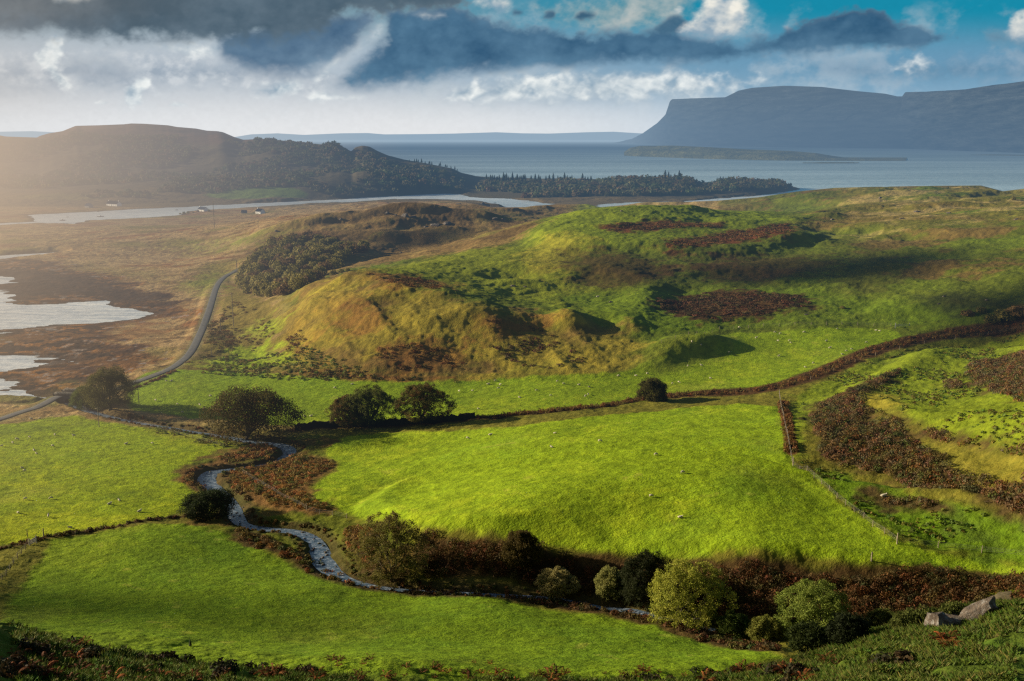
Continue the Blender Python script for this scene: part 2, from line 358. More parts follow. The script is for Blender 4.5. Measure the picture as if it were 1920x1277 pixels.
STD = d; wz = np.interp(pr, np.arange(len(SX)), zg); ww = np.interp(pr, np.arange(len(SX)), SW) * .23
ww = ww * (1 + 0.55 * fbm(GX, GY, 4, 2, 61))
bank = wz - 0.35 + 0.55 * np.clip(d - ww, 0, 30)
GZ = np.where((d < 18) & (bank < GZ), bank, GZ)
GZ = np.where((d < ww + 1.2), np.minimum(np.maximum(GZ, wz - 0.5), wz - 0.35 + 0.5 * np.clip(d - ww, 0, 9)), GZ)
GZ = np.where((d < ww + 6) & (d >= ww + .8), np.maximum(GZ, wz + 0.12), GZ)
STREAM = (SX, SY, SW, zg, arc)
# ---- the road: bench the ground to it
RD = [(-300,860),(-60,805),(0,787),(40,775),(80,762),(112,752),(140,746),(175,742),(205,736),(243,722),(290,705),(318,692),(347,675),(362,655),(375,630),(384,605),(391,585),(398,562),(404,542),(413,526),(425,517),(438,511),(452,503)]
rp = gpts(RD); rl = smooth_line(rp, 3)
RX = np.array([p[0] for p in rl]); RY = np.array([p[1] for p in rl]); rz = ground_z(RX, RY)
for _ in range(40): rz[1:-1] = (rz[:-2] + rz[2:] + 2 * rz[1:-1]) / 4
rz = np.maximum(rz, 2.0) + 0.25
m = (GY > 180) & (GY < 640) & (PX < 600)
d = np.full(GZ.shape, 99, F32); pr = np.zeros(GZ.shape, F32)
d[m], pr[m] = seg_dist(GX[m], GY[m], rl)
RDD = d; rzz = np.interp(pr, np.arange(len(RX)), rz)
k = sstep(7, 2.6, d) * (STD > 4.0)
GZ = GZ * (1 - k) + (rzz - 0.06) * k
log('stream, road')
# ---------------------------------------------------------------- land cover: albedo painted per vertex from mapped outlines
CV = np.zeros(GZ.shape + (3,), F32)
def setc(mask, col, k=1.0):
    m = mask > 0.003
    a = (mask[m] * k)[:, None]; CV[m] = CV[m] * (1 - a) + np.array(col, F32) * a
nA = fbm(GX, GY, 45, 5, 101); nB = fbm(GX, GY, 11, 4, 102); nC = fbm(GX, GY, 3.2, 3, 103); nD = fbm(GX, GY * 2.2, 30, 5, 104); nE = fbm(GX, GY, 110, 4, 105)
G_BRIGHT = (.225, .310, .010); G_DEEP = (.085, .175, .008); G_OLIVE = (.150, .140, .020); STRAW = (.44, .33, .13); RUST = (.150, .045, .014)
TAN = (.36, .245, .110); HEATH = (.058, .030, .016); BROWN = (.150, .085, .032); DARK = (.028, .030, .010); GOLD = (.31, .25, .030)
CV[:] = np.array(G_OLIVE, F32)
# moor and shore flats on the left, hummocks in the middle distance
moor = np.maximum(sstep(620, 480, PX) * sstep(math.log(255), math.log(300), VV), sstep(math.log(640), math.log(760), VV) * sstep(1500, 1250, PX))
setc(moor, TAN); setc(moor * sstep(-.1, .5, nD + .4 * nB), STRAW, .7); setc(moor * sstep(.05, .5, -nD + .5 * nB), BROWN, .8); setc(moor * sstep(.15, .6, nA), G_OLIVE, .7)
setc(moor * sstep(.25, .6, nB - nA), (.24, .09, .03), .5); setc(moor * sstep(.1, .45, nD * 1.3 - nC * .5), (.16, .085, .035), .65)
up = (1 - moor) * sstep(math.log(300), math.log(340), VV)
setc(up, (.110, .135, .014)); setc(up * sstep(-.1, .4, nA + .3 * nB), (.13, .175, .014), .8); setc(up * sstep(.1, .5, -nA + .5 * nB + .3 * nC), BROWN, .75)
upr = up * sstep(1500, 1640, PX) * sstep(math.log(470), math.log(600), VV)
setc(upr, (.22, .17, .035), .6); setc(upr * sstep(0, .4, nD + .5 * nB), STRAW, .6); setc(upr * sstep(0.05, .45, nA - .4 * nB), (.10, .15, .012), .8)
def poly(L, col, k=1.0, w=3.0, wobble=None, sc=None, gain=None, sm=1):
    P = smooth_poly(gpts(L), sm) if sm else gpts(L)
    cy = sum(p[1] for p in P) / len(P); f = cy / 250.0
    wobble = (3.0 if wobble is None else wobble) * min(f, 3); w = w * min(f, 3)
    s = sdf(GX, GY, P, w + wobble * 1.5)
    m = s > -(w + wobble * 1.5) + .01
    q = s[m] + wobble * (nB[m] * .8 + nC[m] * .9 + .3 * nA[m])
    M = np.zeros(GZ.shape, F32); M[m] = sstep(-w, w, q)
    if gain is not None: M[m] *= gain[m]
    setc(M, col, k); return M
# the green knoll and its benches
poly([(975,470),(1000,425),(1060,395),(1130,385),(1300,382),(1450,400),(1500,420),(1380,440),(1240,455),(1120,460),(1060,480)], (.185, .235, .014), .95, 5, 6)
poly([(640,520),(760,490),(960,452),(1020,490),(1180,530),(1250,560),(1180,600),(1080,580),(960,560),(860,550),(760,540)], (.19, .215, .015), .85, 5, 6)
poly([(1000,545),(1400,530),(1700,560),(1900,600),(1660,610),(1340,612),(1200,640),(1120,590)], (.115, .175, .010), .8, 5, 6)
poly([(980,470),(1040,430),(1120,460),(1060,520),(990,510)], GOLD, .55, 5, 6)
for L in [[(1132,420),(1250,412),(1360,415),(1358,428),(1240,432),(1140,434)], [(1238,452),(1330,440),(1420,425),(1485,418),(1492,436),(1400,452),(1320,464),(1250,468)]]: poly(L, (.115, .036, .014), .95, 3, 5)
poly([(1225,560),(1300,548),(1420,546),(1510,556),(1520,575),(1450,592),(1340,604),(1260,592)], (.060, .028, .012), .95, 3, 6)
poly([(1050,478),(1150,470),(1250,490),(1290,520),(1180,545),(1080,535)], (.060, .036, .012), .85, 6, 8)  # dark brown slope: its shadow painted into the ground colour
poly([(1270,490),(1400,478),(1540,470),(1560,500),(1480,525),(1330,535)], (.060, .036, .012), .8, 6, 8)
poly([(1130,378),(1240,376),(1330,380),(1340,386),(1200,386)], TAN, .8, 5, 6)
poly([(1590,450),(1690,470),(1700,520),(1620,560),(1560,530),(1600,480)], (.055, .05, .012), .7, 6, 8)
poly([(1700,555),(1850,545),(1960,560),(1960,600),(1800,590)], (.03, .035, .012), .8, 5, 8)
mb = poly([(455,450),(520,428),(600,405),(700,392),(860,386),(1000,382),(1112,380),(1062,392),(1012,416),(982,446),(900,466),(820,478),(740,490),(650,502),(560,535),(470,545)], (.200, .125, .045), .95, 4, 5)
setc(mb * sstep(-.1, .4, nB + .3 * nA), (.30, .21, .07), .6); setc(mb * sstep(.05, .5, -nA + .5 * nB), (.085, .055, .022), .8); setc(mb * sstep(.2, .5, nA + .3 * nC), (.13, .12, .025), .7)
poly([(500,445),(560,436),(640,446),(600,470),(520,470)], (.15, .06, .03), .7, 4, 6)
# the brown hill's front
front = poly([(515,690),(515,610),(560,560),(630,515),(700,510),(790,535),(900,570),(1000,590),(1100,600),(1180,612),(1190,650),(1160,690),(1090,715),(900,722),(700,722)], (.215, .170, .024), .95, 5, 6)
setc(front * sstep(-.2, .4, nB + .3 * nA), GOLD, .55); setc(front * sstep(0, .4, nA - .4 * nB), BROWN, .7)
setc(front * sstep(.0, .5, -n3 + .3 * nC), (.12, .14, .014), .5)
for L in [[(520,640),(560,590),(590,620),(570,680),(530,670)], [(670,515),(760,518),(850,530),(840,545),(740,540)], [(700,655),(760,640),(850,650),(880,690),(780,700),(710,690)],
          [(600,560),(700,560),(720,610),(640,640)], [(540,690),(700,700),(900,715),(760,724),(560,712)], [(880,600),(1000,590),(1040,620),(940,640)]]:
    poly(L, (.180, .082, .022), .75, 4, 7)
poly([(520,645),(545,595),(585,552),(640,520),(690,528),(650,560),(600,600),(570,650)], GOLD, .45, 4, 6)  # gold grass, laid on to paint the sunlit left buttress brighter
# left valley: rough pasture by the road
poly([(250,715),(320,690),(372,650),(390,610),(410,560),(440,530),(520,560),(540,620),(520,690),(420,700)], (.155, .125, .025), .9, 3, 5)
poly([(380,690),(420,660),(480,650),(530,655),(560,690),(480,700)], G_BRIGHT, .8, 4, 6); poly([(470,620),(500,600),(515,630),(500,650)], G_BRIGHT, .6, 4, 5)
poly([(360,700),(470,690),(560,680),(560,700),(450,712)], BROWN, .7, 2, 4)
poly([(340,540),(390,515),(430,510),(410,540),(380,560)], (.17, .2, .02), .7, 6, 6)
poly([(380,455),(520,438),(505,455),(400,470)], (.17, .22, .02), .6, 10, 10)
poly([(-100,500),(120,492),(330,505),(320,530),(200,520),(0,520)], (.17, .16, .03), .5, 8, 10)
# shore: weed and rock round the bay
tide = sstep(40, 4, -WSn) * sstep(math.log(640), math.log(560), VV) * (PX < 640)
for L in [[(-200,486),(100,488),(150,505),(235,520),(250,540),(330,552),(372,585),(345,602),(290,600),(200,612),(60,625),(-200,640)],
          [(-200,622),(60,618),(200,606),(240,612),(200,640),(260,650),(310,662),(290,685),(240,700),(170,720),(100,738),(30,748),(-200,760)]]:
    S_ = poly(L, (.135, .060, .016), .95, 3, 7)
    setc(S_ * sstep(.0, .4, nB), (.045, .024, .014), .9); setc(S_ * sstep(.0, .35, nD + .3 * nC), (.27, .115, .022), .85); setc(S_ * sstep(.1, .3, nD - .8 * nC - .3 * nB), (.030, .020, .013), .9)
    setc(S_ * sstep(.35, .6, nC - .4 * nB), (.22, .20, .19), .7); setc(S_ * sstep(.3, .6, nA), (.12, .13, .04), .7)
S_ = poly([(-200,500),(30,505),(140,515),(200,535),(330,548),(360,575),(200,560),(120,550),(40,560),(-200,540)], (.035, .022, .015), .85, 3, 7)
wet = sstep(-9, -1.5, WSn) * (GY < 1600) * (WSn < 0); setc(wet, (.04, .028, .02), .7)
# fields
setc(sstep(math.log(93), math.log(100), VV) * sstep(math.log(150), math.log(140), VV) * sstep(1520, 1440, PX) * sstep(-100, 0, PX), (.145, .215, .011))
for k_ in FS:
    M = sstep(-1.0, 1.0, FS[k_] + 1.2 * nC)
    base = dict(left=(.245, .315, .010), low=(.150, .230, .011), centre=(.220, .312, .012), strip=(.190, .270, .012))[k_]  # low: part of the cloud shade is painted in as darker green
    setc(M, base); setc(M * sstep(.0, .6, nB * .6 + nA * .6 + .3 * nC), (base[0] * .70, base[1] * .80, base[2]), .7)
    setc(M * sstep(.1, .6, -nA + .5 * nC), (base[0] * 1.25, base[1] * 1.05, base[2] * 1.2), .6)
fm = infield * sstep(.25, .6, fbm(GX, GY, 26, 5, 121)); setc(fm, (.20, .22, .03), .35); fm = infield * sstep(.3, .6, fbm(GX, GY, 15, 4, 122)); setc(fm, (.10, .17, .012), .45)
setc(infield * sstep(.45, .7, nC) * sstep(-.2, .3, nB), (.30, .27, .05), .35)
poly([(240,790),(440,830),(430,845),(300,815)], (.19, .17, .02), .6, 3, 4)
poly([(1195,695),(1240,660),(1290,632),(1370,628),(1365,650),(1310,680),(1250,702)], (.17, .20, .02), .8, 3, 3)
# right-hand hill: green top with tufts, dark heather scarp
top_ = poly([(1478,750),(1560,707),(1700,655),(1920,622),(2150,600),(2150,900),(1920,862),(1740,812),(1690,775),(1640,745),(1590,735),(1520,760),(1510,870),(1480,860)], (.175, .225, .014), .97, 2, 3)
setc(top_ * sstep(.0, .5, nB + .6 * nC), (.095, .120, .014), .75)
low_ = poly([(1500,870),(1600,890),(1700,930),(1800,950),(1920,975),(2150,1000),(2150,1065),(1900,1045),(1690,1018),(1600,960)], (.110, .190, .009), .95, 3, 4)
setc(low_ * sstep(.0, .5, nB + .6 * nC), (.055, .085, .012), .7)
HEATHER = dict(
 scarp=[(1518,762),(1560,748),(1600,730),(1640,712),(1690,690),(1688,702),(1640,730),(1610,752),(1640,770),(1690,790),(1710,820),(1760,850),(1830,880),(1860,905),(1840,925),(1760,920),(1690,905),(1620,885),(1560,872),(1525,840)],
 east=[(1800,692),(1840,675),(1920,655),(2060,650),(2060,765),(1920,757),(1860,735),(1822,712)],
 low=[(1592,912),(1640,915),(1690,935),(1760,940),(1765,955),(1700,962),(1630,945)],
 corner=[(1825,935),(1870,900),(1920,885),(2060,890),(2060,985),(1920,962),(1860,955)],
 tuft=[(1770,715),(1800,712),(1805,730),(1775,732)],
 edge=[(1700,790),(1800,812),(1920,842),(2060,860),(2060,880),(1900,862),(1760,828)])
HP = {}
for k_, L in HEATHER.items():
    HP[k_] = smooth_poly(gpts(L), 1); poly(L, (.070, .045, .018), .95, 3, 5)
poly([(1600,735),(1680,720),(1700,780),(1640,770)], (.17, .17, .02), .8, 2, 4); poly([(1640,720),(1690,760),(1650,775),(1615,745)], GOLD, .6, 2, 4)
poly([(1740,830),(1850,850),(1930,870),(1930,900),(1860,895),(1790,880)], (.19, .17, .022), .85, 2, 4)
# rough ground along the stream and the gully
rg = poly([(330,880),(400,848),(440,835),(500,822),(600,812),(640,822),(612,850),(640,870),(570,928),(640,960),(700,975),(780,992),(780,1075),(690,1090),(600,1070),(500,1025),(430,1000),(340,980),(380,925),(350,905)], (.120, .140, .014), .95, 1.5, 3)
setc(rg * sstep(.0, .4, nB + .4 * nC), (.130, .075, .022), .8)
BR = dict(
 bend=[(425,890),(470,868),(520,852),(600,850),(642,868),(610,895),(565,928),(640,965),(560,960),(500,945),(440,925)],
 west=[(335,890),(400,862),(430,848),(500,828),(528,838),(515,852),(470,862),(420,870),(385,876),(360,890),(395,918),(360,925)],
 lowbank=[(430,990),(480,995),(560,1035),(620,1065),(700,1095),(760,1100),(690,1112),(600,1082),(520,1045),(440,1008)],
 eastbank=[(640,985),(700,985),(720,1040),(700,1075),(650,1050)],
 gully=[(780,1000),(850,1008),(950,1018),(1050,1030),(1180,1042),(1300,1055),(1450,1054),(1650,1058),(1800,1066),(1930,1073),(2060,1080),(2060,1100),(1920,1104),(1830,1124),(1745,1150),(1720,1165),(1560,1175),(1400,1165),(1280,1145),(1160,1120),(1000,1095),(860,1088),(780,1075)],
 lowhedge=[(700,1100),(900,1108),(1050,1126),(1180,1146),(1250,1165),(1350,1190),(1460,1208),(1460,1228),(1330,1206),(1200,1166),(1000,1130),(860,1118),(700,1108)])
for k_, L in BR.items():
    BR[k_] = smooth_poly(gpts(L), 1)
    poly(L, (.060, .034, .014) if k_ not in ('bend', 'west') else (.150, .080, .026), .95, 1.5, 2)
setc(sstep(4, 1.5, STD - ww), (.06, .045, .02), .8)
# hedge banks between the fields
HEDGE = [(552,806),(620,800),(700,797),(830,790),(900,783),(960,778),(1100,766),(1200,748),(1240,742),(1320,738),(1400,733),(1460,726),(1520,706),(1580,682),(1640,655),(1700,640),(1760,628),(1850,616),(1960,603),(2100,590)]
hl = smooth_line(gpts(HEDGE), 2); hd, hp_ = seg_dist(GX, GY, hl)
hw = 2.2 + 2.5 * sstep(1150, 1450, PX)
setc(sstep(1.5, -1.0, hd - hw + .8 * nC), (.075, .040, .015))
H2 = [(-100,1045),(60,1012),(200,992),(290,972),(380,965)]; h2 = smooth_line(gpts(H2), 2); d2, _ = seg_dist(GX, GY, h2)
setc(sstep(1.6, 0, d2 + .4 * nC), (.07, .045, .015))
H3 = [(1468,752),(1475,790),(1484,850)]; h3 = smooth_line(gpts(H3), 1); d3, _ = seg_dist(GX, GY, h3)
setc(sstep(1.8, .4, d3 + .5 * nC), (.115, .055, .018))
# stream-side meadow between the road and the first field, roadside verges
poly([(-200,770),(0,750),(100,765),(110,752),(0,735),(-200,745)], (.13, .14, .02), .7, 3, 4)
setc(sstep(3.2, 2.2, RDD) * sstep(.9, 1.6, RDD), (.22, .20, .10), .6)
# far shore: low farmland, wooded hill
fa = sstep(math.log(1200), math.log(1260), VV) * (PX < 1520)
setc(fa, (.16, .115, .05)); setc(fa * sstep(1400, 1420, GY + 60 * nA) * 1.0, (.105, .085, .045), .9)
setc(fa * sstep(.1, .5, n5) * sstep(1450, 1600, GY), (.10, .075, .04), .6)
setc(sstep(62, 84, GZ + 8 * nE) * fa, (.12, .062, .040), .85)
poly([(370,366),(420,352),(520,350),(580,360),(560,372),(440,375)], (.13, .20, .03), .9, 2, 2)
poly([(0,372),(60,364),(180,362),(200,372),(120,378)], (.19, .17, .05), .7, 3, 3)
poly([(1320,350),(1350,344),(1400,346),(1400,354),(1340,356)], (.14, .17, .05), .9, 2, 2)
# sea bed and the near slope
setc((GZ < -.02).astype(F32), (.05, .05, .045))
nr = sstep(math.log(104), math.log(92), VV)
setc(nr, (.075, .110, .014)); setc(nr * sstep(.0, .5, nB + .5 * nC), (.040, .036, .012), .85); setc(nr * sstep(.1, .5, -nB + .4 * nC) * sstep(1100, 1400, PX), (.050, .105, .010), .7)
fl = fbm(GX, GY, .9, 2, 110); CV = CV * (1 + .28 * fl * (GY < 420) + .25 * nC * (GY < 900) + .12 * nB)[..., None]
CV = np.clip(CV, .004, .6)
log('cover')
# ---------------------------------------------------------------- materials
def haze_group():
    """aerial perspective: an emission tint mixed in by distance, standing in for lit air, thicker low and towards the sun"""
    g = bpy.data.node_groups.new('painted_haze', 'ShaderNodeTree')
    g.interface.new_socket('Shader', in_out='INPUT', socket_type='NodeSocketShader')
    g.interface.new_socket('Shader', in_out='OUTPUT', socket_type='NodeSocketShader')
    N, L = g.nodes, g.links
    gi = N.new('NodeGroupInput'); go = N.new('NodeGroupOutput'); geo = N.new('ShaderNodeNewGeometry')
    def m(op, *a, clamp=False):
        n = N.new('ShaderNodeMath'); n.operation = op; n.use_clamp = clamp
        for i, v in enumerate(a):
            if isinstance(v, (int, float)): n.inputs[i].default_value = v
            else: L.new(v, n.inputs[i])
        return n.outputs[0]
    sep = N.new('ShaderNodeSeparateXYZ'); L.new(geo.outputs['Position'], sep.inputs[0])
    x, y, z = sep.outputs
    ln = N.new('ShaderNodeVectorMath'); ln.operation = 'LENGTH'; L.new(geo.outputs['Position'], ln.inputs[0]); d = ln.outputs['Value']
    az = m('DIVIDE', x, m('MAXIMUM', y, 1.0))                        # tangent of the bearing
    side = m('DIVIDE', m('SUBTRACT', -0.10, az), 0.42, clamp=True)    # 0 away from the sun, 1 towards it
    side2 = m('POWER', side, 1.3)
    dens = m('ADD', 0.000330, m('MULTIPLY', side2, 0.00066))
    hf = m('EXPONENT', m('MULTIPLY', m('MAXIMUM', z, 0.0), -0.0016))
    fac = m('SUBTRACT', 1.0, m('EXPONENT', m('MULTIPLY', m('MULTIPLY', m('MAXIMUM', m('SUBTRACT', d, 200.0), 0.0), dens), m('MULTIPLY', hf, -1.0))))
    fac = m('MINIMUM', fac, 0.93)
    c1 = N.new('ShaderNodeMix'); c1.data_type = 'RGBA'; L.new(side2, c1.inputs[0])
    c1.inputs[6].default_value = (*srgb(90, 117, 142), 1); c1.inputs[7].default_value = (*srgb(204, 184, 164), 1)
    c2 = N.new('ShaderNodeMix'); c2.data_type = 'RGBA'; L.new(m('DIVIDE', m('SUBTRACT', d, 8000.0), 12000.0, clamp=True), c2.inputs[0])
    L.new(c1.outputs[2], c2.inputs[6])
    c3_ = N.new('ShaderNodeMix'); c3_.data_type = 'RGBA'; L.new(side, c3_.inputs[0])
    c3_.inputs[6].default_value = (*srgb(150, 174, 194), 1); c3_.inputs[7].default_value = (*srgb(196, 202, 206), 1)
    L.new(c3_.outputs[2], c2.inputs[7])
    em = N.new('ShaderNodeEmission'); L.new(c2.outputs[2], em.inputs[0]); em.inputs[1].default_value = 1.0  # haze colour painted over the surface as emission
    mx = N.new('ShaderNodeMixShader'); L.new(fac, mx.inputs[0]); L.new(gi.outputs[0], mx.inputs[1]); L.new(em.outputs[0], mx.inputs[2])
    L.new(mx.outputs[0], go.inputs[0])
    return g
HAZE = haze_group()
class Mt:
    def __init__(s, name, col=(.5, .5, .5), rough=.9, spec=.2, haze=True):
        s.m = bpy.data.materials.new(name); s.m.use_nodes = True; s.N = s.m.node_tree.nodes; s.L = s.m.node_tree.links
        s.b = s.N['Principled BSDF']; s.out = s.N['Material Output']
        s.b.inputs['Base Color'].default_value = (*col, 1); s.b.inputs['Roughness'].default_value = rough; s.b.inputs['Specular IOR Level'].default_value = spec
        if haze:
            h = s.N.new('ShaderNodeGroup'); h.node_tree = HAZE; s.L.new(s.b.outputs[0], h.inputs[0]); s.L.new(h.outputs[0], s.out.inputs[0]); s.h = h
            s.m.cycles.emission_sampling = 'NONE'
    def n(s, t, **kw):
        x = s.N.new('ShaderNode' + t)
        for k, v in kw.items():
            if k in x.inputs: x.inputs[k].default_value = v
            else: setattr(x, k, v)
        return x
    def pos(s, sx=1, sy=1, sz=1):
        g = s.n('NewGeometry'); mp = s.n('Mapping'); mp.inputs['Scale'].default_value = (sx, sy, sz); s.L.new(g.outputs['Position'], mp.inputs[0]); return mp.outputs[0]
    def noise(s, scale, detail=3, vec=None, rough=.55, dist=0):
        x = s.n('TexNoise'); x.inputs['Scale'].default_value = scale; x.inputs['Detail'].default_value = detail; x.inputs['Roughness'].default_value = rough; x.inputs['Distortion'].default_value = dist
        s.L.new(vec if vec is not None else s.pos(), x.inputs['Vector']); return x.outputs[0]
    def ramp(s, f, stops):
        r = s.n('ValToRGB'); e = r.color_ramp.elements
        while len(e) < len(stops): e.new(.5)
        for k, (p, c) in zip(e, stops): k.position = p; k.color = (*c, 1) if len(c) == 3 else c
        s.L.new(f, r.inputs[0]); return r.outputs[0]
    def mix(s, f, a, b, mode='MIX'):
        x = s.n('Mix'); x.data_type = 'RGBA'; x.blend_type = mode
        for i, v in ((0, f), (6, a), (7, b)):
            if isinstance(v, (int, float)): x.inputs[i].default_value = v
            elif isinstance(v, tuple): x.inputs[i].default_value = (*v, 1)
            else: s.L.new(v, x.inputs[i])
        return x.outputs[2]
    def math(s, op, *a):
        x = s.n('Math'); x.operation = op
        for i, v in enumerate(a):
            if isinstance(v, (int, float)): x.inputs[i].default_value = v
            else: s.L.new(v, x.inputs[i])
        return x.outputs[0]
    def bump(s, h, strength, dist):
        b = s.n('Bump'); b.inputs['Strength'].default_value = strength; b.inputs['Distance'].default_value = dist; s.L.new(h, b.inputs['Height']); s.L.new(b.outputs[0], s.b.inputs['Normal']); return b
    def attr(s, name='Col'):
        a = s.n('Attribute'); a.attribute_name = name; return a.outputs['Color']
    def base(s, c): s.L.new(c, s.b.inputs['Base Color'])
g_ = Mt('ground_cover', rough=1.0, spec=0.05)
c_ = g_.attr()
f1 = g_.noise(2.3, 3, g_.pos(1, 1.3, .4), .7); f2 = g_.noise(.40, 5, g_.pos(1, 1.5, .5), .65)
v1 = g_.ramp(f1, [(.28, (.70, .73, .72)), (.50, (1, 1, 1)), (.74, (1.32, 1.26, 1.22))])
v2 = g_.ramp(f2, [(.30, (.80, .84, .9)), (.52, (1, 1, 1)), (.72, (1.18, 1.12, 1.05))])
g_.base(g_.mix(1.0, g_.mix(1.0, c_, v1, 'MULTIPLY'), v2, 'MULTIPLY'))
hgt = g_.math('ADD', g_.math('MULTIPLY', f1, .35), g_.math('MULTIPLY', f2, .9))
g_.bump(hgt, .75, .8)
M_GROUND = g_.m
# sea: sky sheen painted as pale base colour, bumped by wind waves, a few white crests
def sea_mat(name, col, wave, white, chop=1.0):
    s = Mt(name, col, .35 if white else .22, .18 if white else .5)
    p = s.pos(1, 1.0, 1)
    geo = s.n('NewGeometry')
    a = s.noise(wave, 4, s.pos(.7, 1.3, 1), .62); b = s.noise(wave * .12, 3, s.pos(.35, 1.0, 1), .5)
    patch = s.noise(.0022, 4, s.pos(.35, 1.5, 1), .6)
    s.bump(s.math('ADD', a, s.math('MULTIPLY', b, 2.0)), chop, 1.2 / wave * .12)
    cc = s.mix(s.ramp(patch, [(.35, (0, 0, 0)), (.65, (1, 1, 1))]), tuple(v * .75 for v in col), tuple(v * 1.35 for v in col))
    if white:
        wc = s.noise(wave * .5, 2, s.pos(.5, 1.6, 1), .5)
        w = s.ramp(wc, [(.715, (0, 0, 0)), (.745, (1, 1, 1))])
        cc = s.mix(w, cc, (.7, .75, .78))
    if not white:
        gl = s.ramp(s.noise(.11, 6, s.pos(.6, 2.2, 1), .7), [(.40, (.55, .62, .70)), (.56, (.92, .94, .95)), (.70, (1.1, 1.06, 1.0))]); cc = s.mix(1.0, cc, gl, 'MULTIPLY')  # pale streaks paint glare into the bay's colour
    s.base(cc); return s.m
M_SEA = sea_mat('sea_water', (.42, .54, .62), .055, True)
M_BAY = sea_mat('bay_water', (.88, .89, .90), .35, False, .9)  # near-white colour stands in for the reflected sky
s_ = Mt('stream_water', (.045, .06, .075), .10, .5)
rf = s_.noise(1.1, 5, s_.pos(1, 2.2, 1), .7)
s_.bump(rf, .5, .25)
s_.base(s_.mix(s_.ramp(s_.noise(.9, 6, s_.pos(1, 2.6, 1), .75), [(.50, (0, 0, 0)), (.68, (1, 1, 1))]), (.06, .10, .155), (.52, .57, .64)))  # pale streaks paint glints and sky reflection into the water colour
M_STREAM = s_.m
r_ = Mt('road_tarmac', (.12, .12, .12), .75, .3); rr = r_.noise(.8, 5)
r_.base(r_.ramp(rr, [(.3, (.07, .07, .074)), (.55, (.115, .114, .112)), (.75, (.17, .15, .10))])); r_.bump(r_.noise(12, 3), .4, .02)
M_ROAD = r_.m
# ---------------------------------------------------------------- ground sheets
idx = np.arange(NU * NV).reshape(NV, NU)
VG = np.stack([GX, GY, GZ], -1)
def sheet(name, j0, j1):
    I = idx[j0:j1 + 1]; loc = np.arange(I.size).reshape(I.shape)
    Fc = np.stack([loc[:-1, :-1], loc[:-1, 1:], loc[1:, 1:], loc[1:, :-1]], -1).reshape(-1, 4)
    o = mesh_np(name, VG[j0:j1 + 1].reshape(-1, 3), Fc, M_GROUND, smooth=True, cols={'Col': CV[j0:j1 + 1].reshape(-1, 3)})
    return tag(o, kind='structure')
jf = int(np.searchsorted(VL, math.log(1215.0)))
sheet('ground', 0, jf); sheet('hill', jf, NV - 1)
# sea and sheltered water
far_y = np.concatenate([[1650, 2600, 4000, 7000, 12000, 22000, 40000, 90000]])
def strip_sheet(name, x0, x1, ys, z, mat):
    V = []; 
    for y in ys: V += [(x0, y, z), (x1, y, z)]
    F_ = [(2 * i, 2 * i + 1, 2 * i + 3, 2 * i + 2) for i in range(len(ys) - 1)]
    return tag(mesh_np(name, V, F_, mat), kind='structure')
strip_sheet('sea', -90000, 90000, [1700, 3000, 6000, 12000, 30000, 90000], 0.0, M_SEA)
o = mesh_np('sea', [(-90000, -2000, -.004), (-90000, 1700, -.004), (520, 1700, -.004), (520, 1000, -.004), (90000, 1000, -.004), (90000, 1700, -.004)], [(0, 1, 1, 0)], M_SEA); bpy.data.objects.remove(o)
strip_sheet('sea', 560, 90000, [1000, 1700], 0.0, M_SEA)
strip_sheet('bay_water', -3000, 560, [240, 800, 1700], 0.0, M_BAY)
# stream ribbon, lying in its bed
SX, SY, SW, SZ, SA = STREAM
tx = np.gradient(SX); ty = np.gradient(SY); tl = np.hypot(tx, ty) + 1e-6; nx, ny = -ty / tl, tx / tl
K = 7; V = []
for j in range(K):
    o_ = (j / (K - 1) - .5) * (SW * .66 + .45)
    V.append(np.stack([SX + nx * o_, SY + ny * o_, SZ + 0 * SX], -1))
V = np.stack(V, 1).reshape(-1, 3); n = len(SX); ii = np.arange(n * K).reshape(n, K)
Fc = np.stack([ii[:-1, :-1], ii[:-1, 1:], ii[1:, 1:], ii[1:, :-1]], -1).reshape(-1, 4)
tag(mesh_np('stream', V, Fc, M_STREAM, smooth=True), kind='structure')
# road
tx = np.gradient(RX); ty = np.gradient(RY); tl = np.hypot(tx, ty) + 1e-6; nx, ny = -ty / tl, tx / tl
V = []
offs = [-1.5, -1.35, -.5, .5, 1.35, 1.5]; zz = [-.02, .03, .06, .06, .03, -.02]
for o_, z_ in zip(offs, zz): V.append(np.stack([RX + nx * o_, RY + ny * o_, rz + .06 + z_], -1))
V = np.stack(V, 1).reshape(-1, 3); n = len(RX); ii = np.arange(n * 6).reshape(n, 6)
Fc = np.stack([ii[:-1, :-1], ii[:-1, 1:], ii[1:, 1:], ii[1:, :-1]], -1).reshape(-1, 4)
tag(mesh_np('road', V, Fc, M_ROAD, smooth=True), kind='structure')
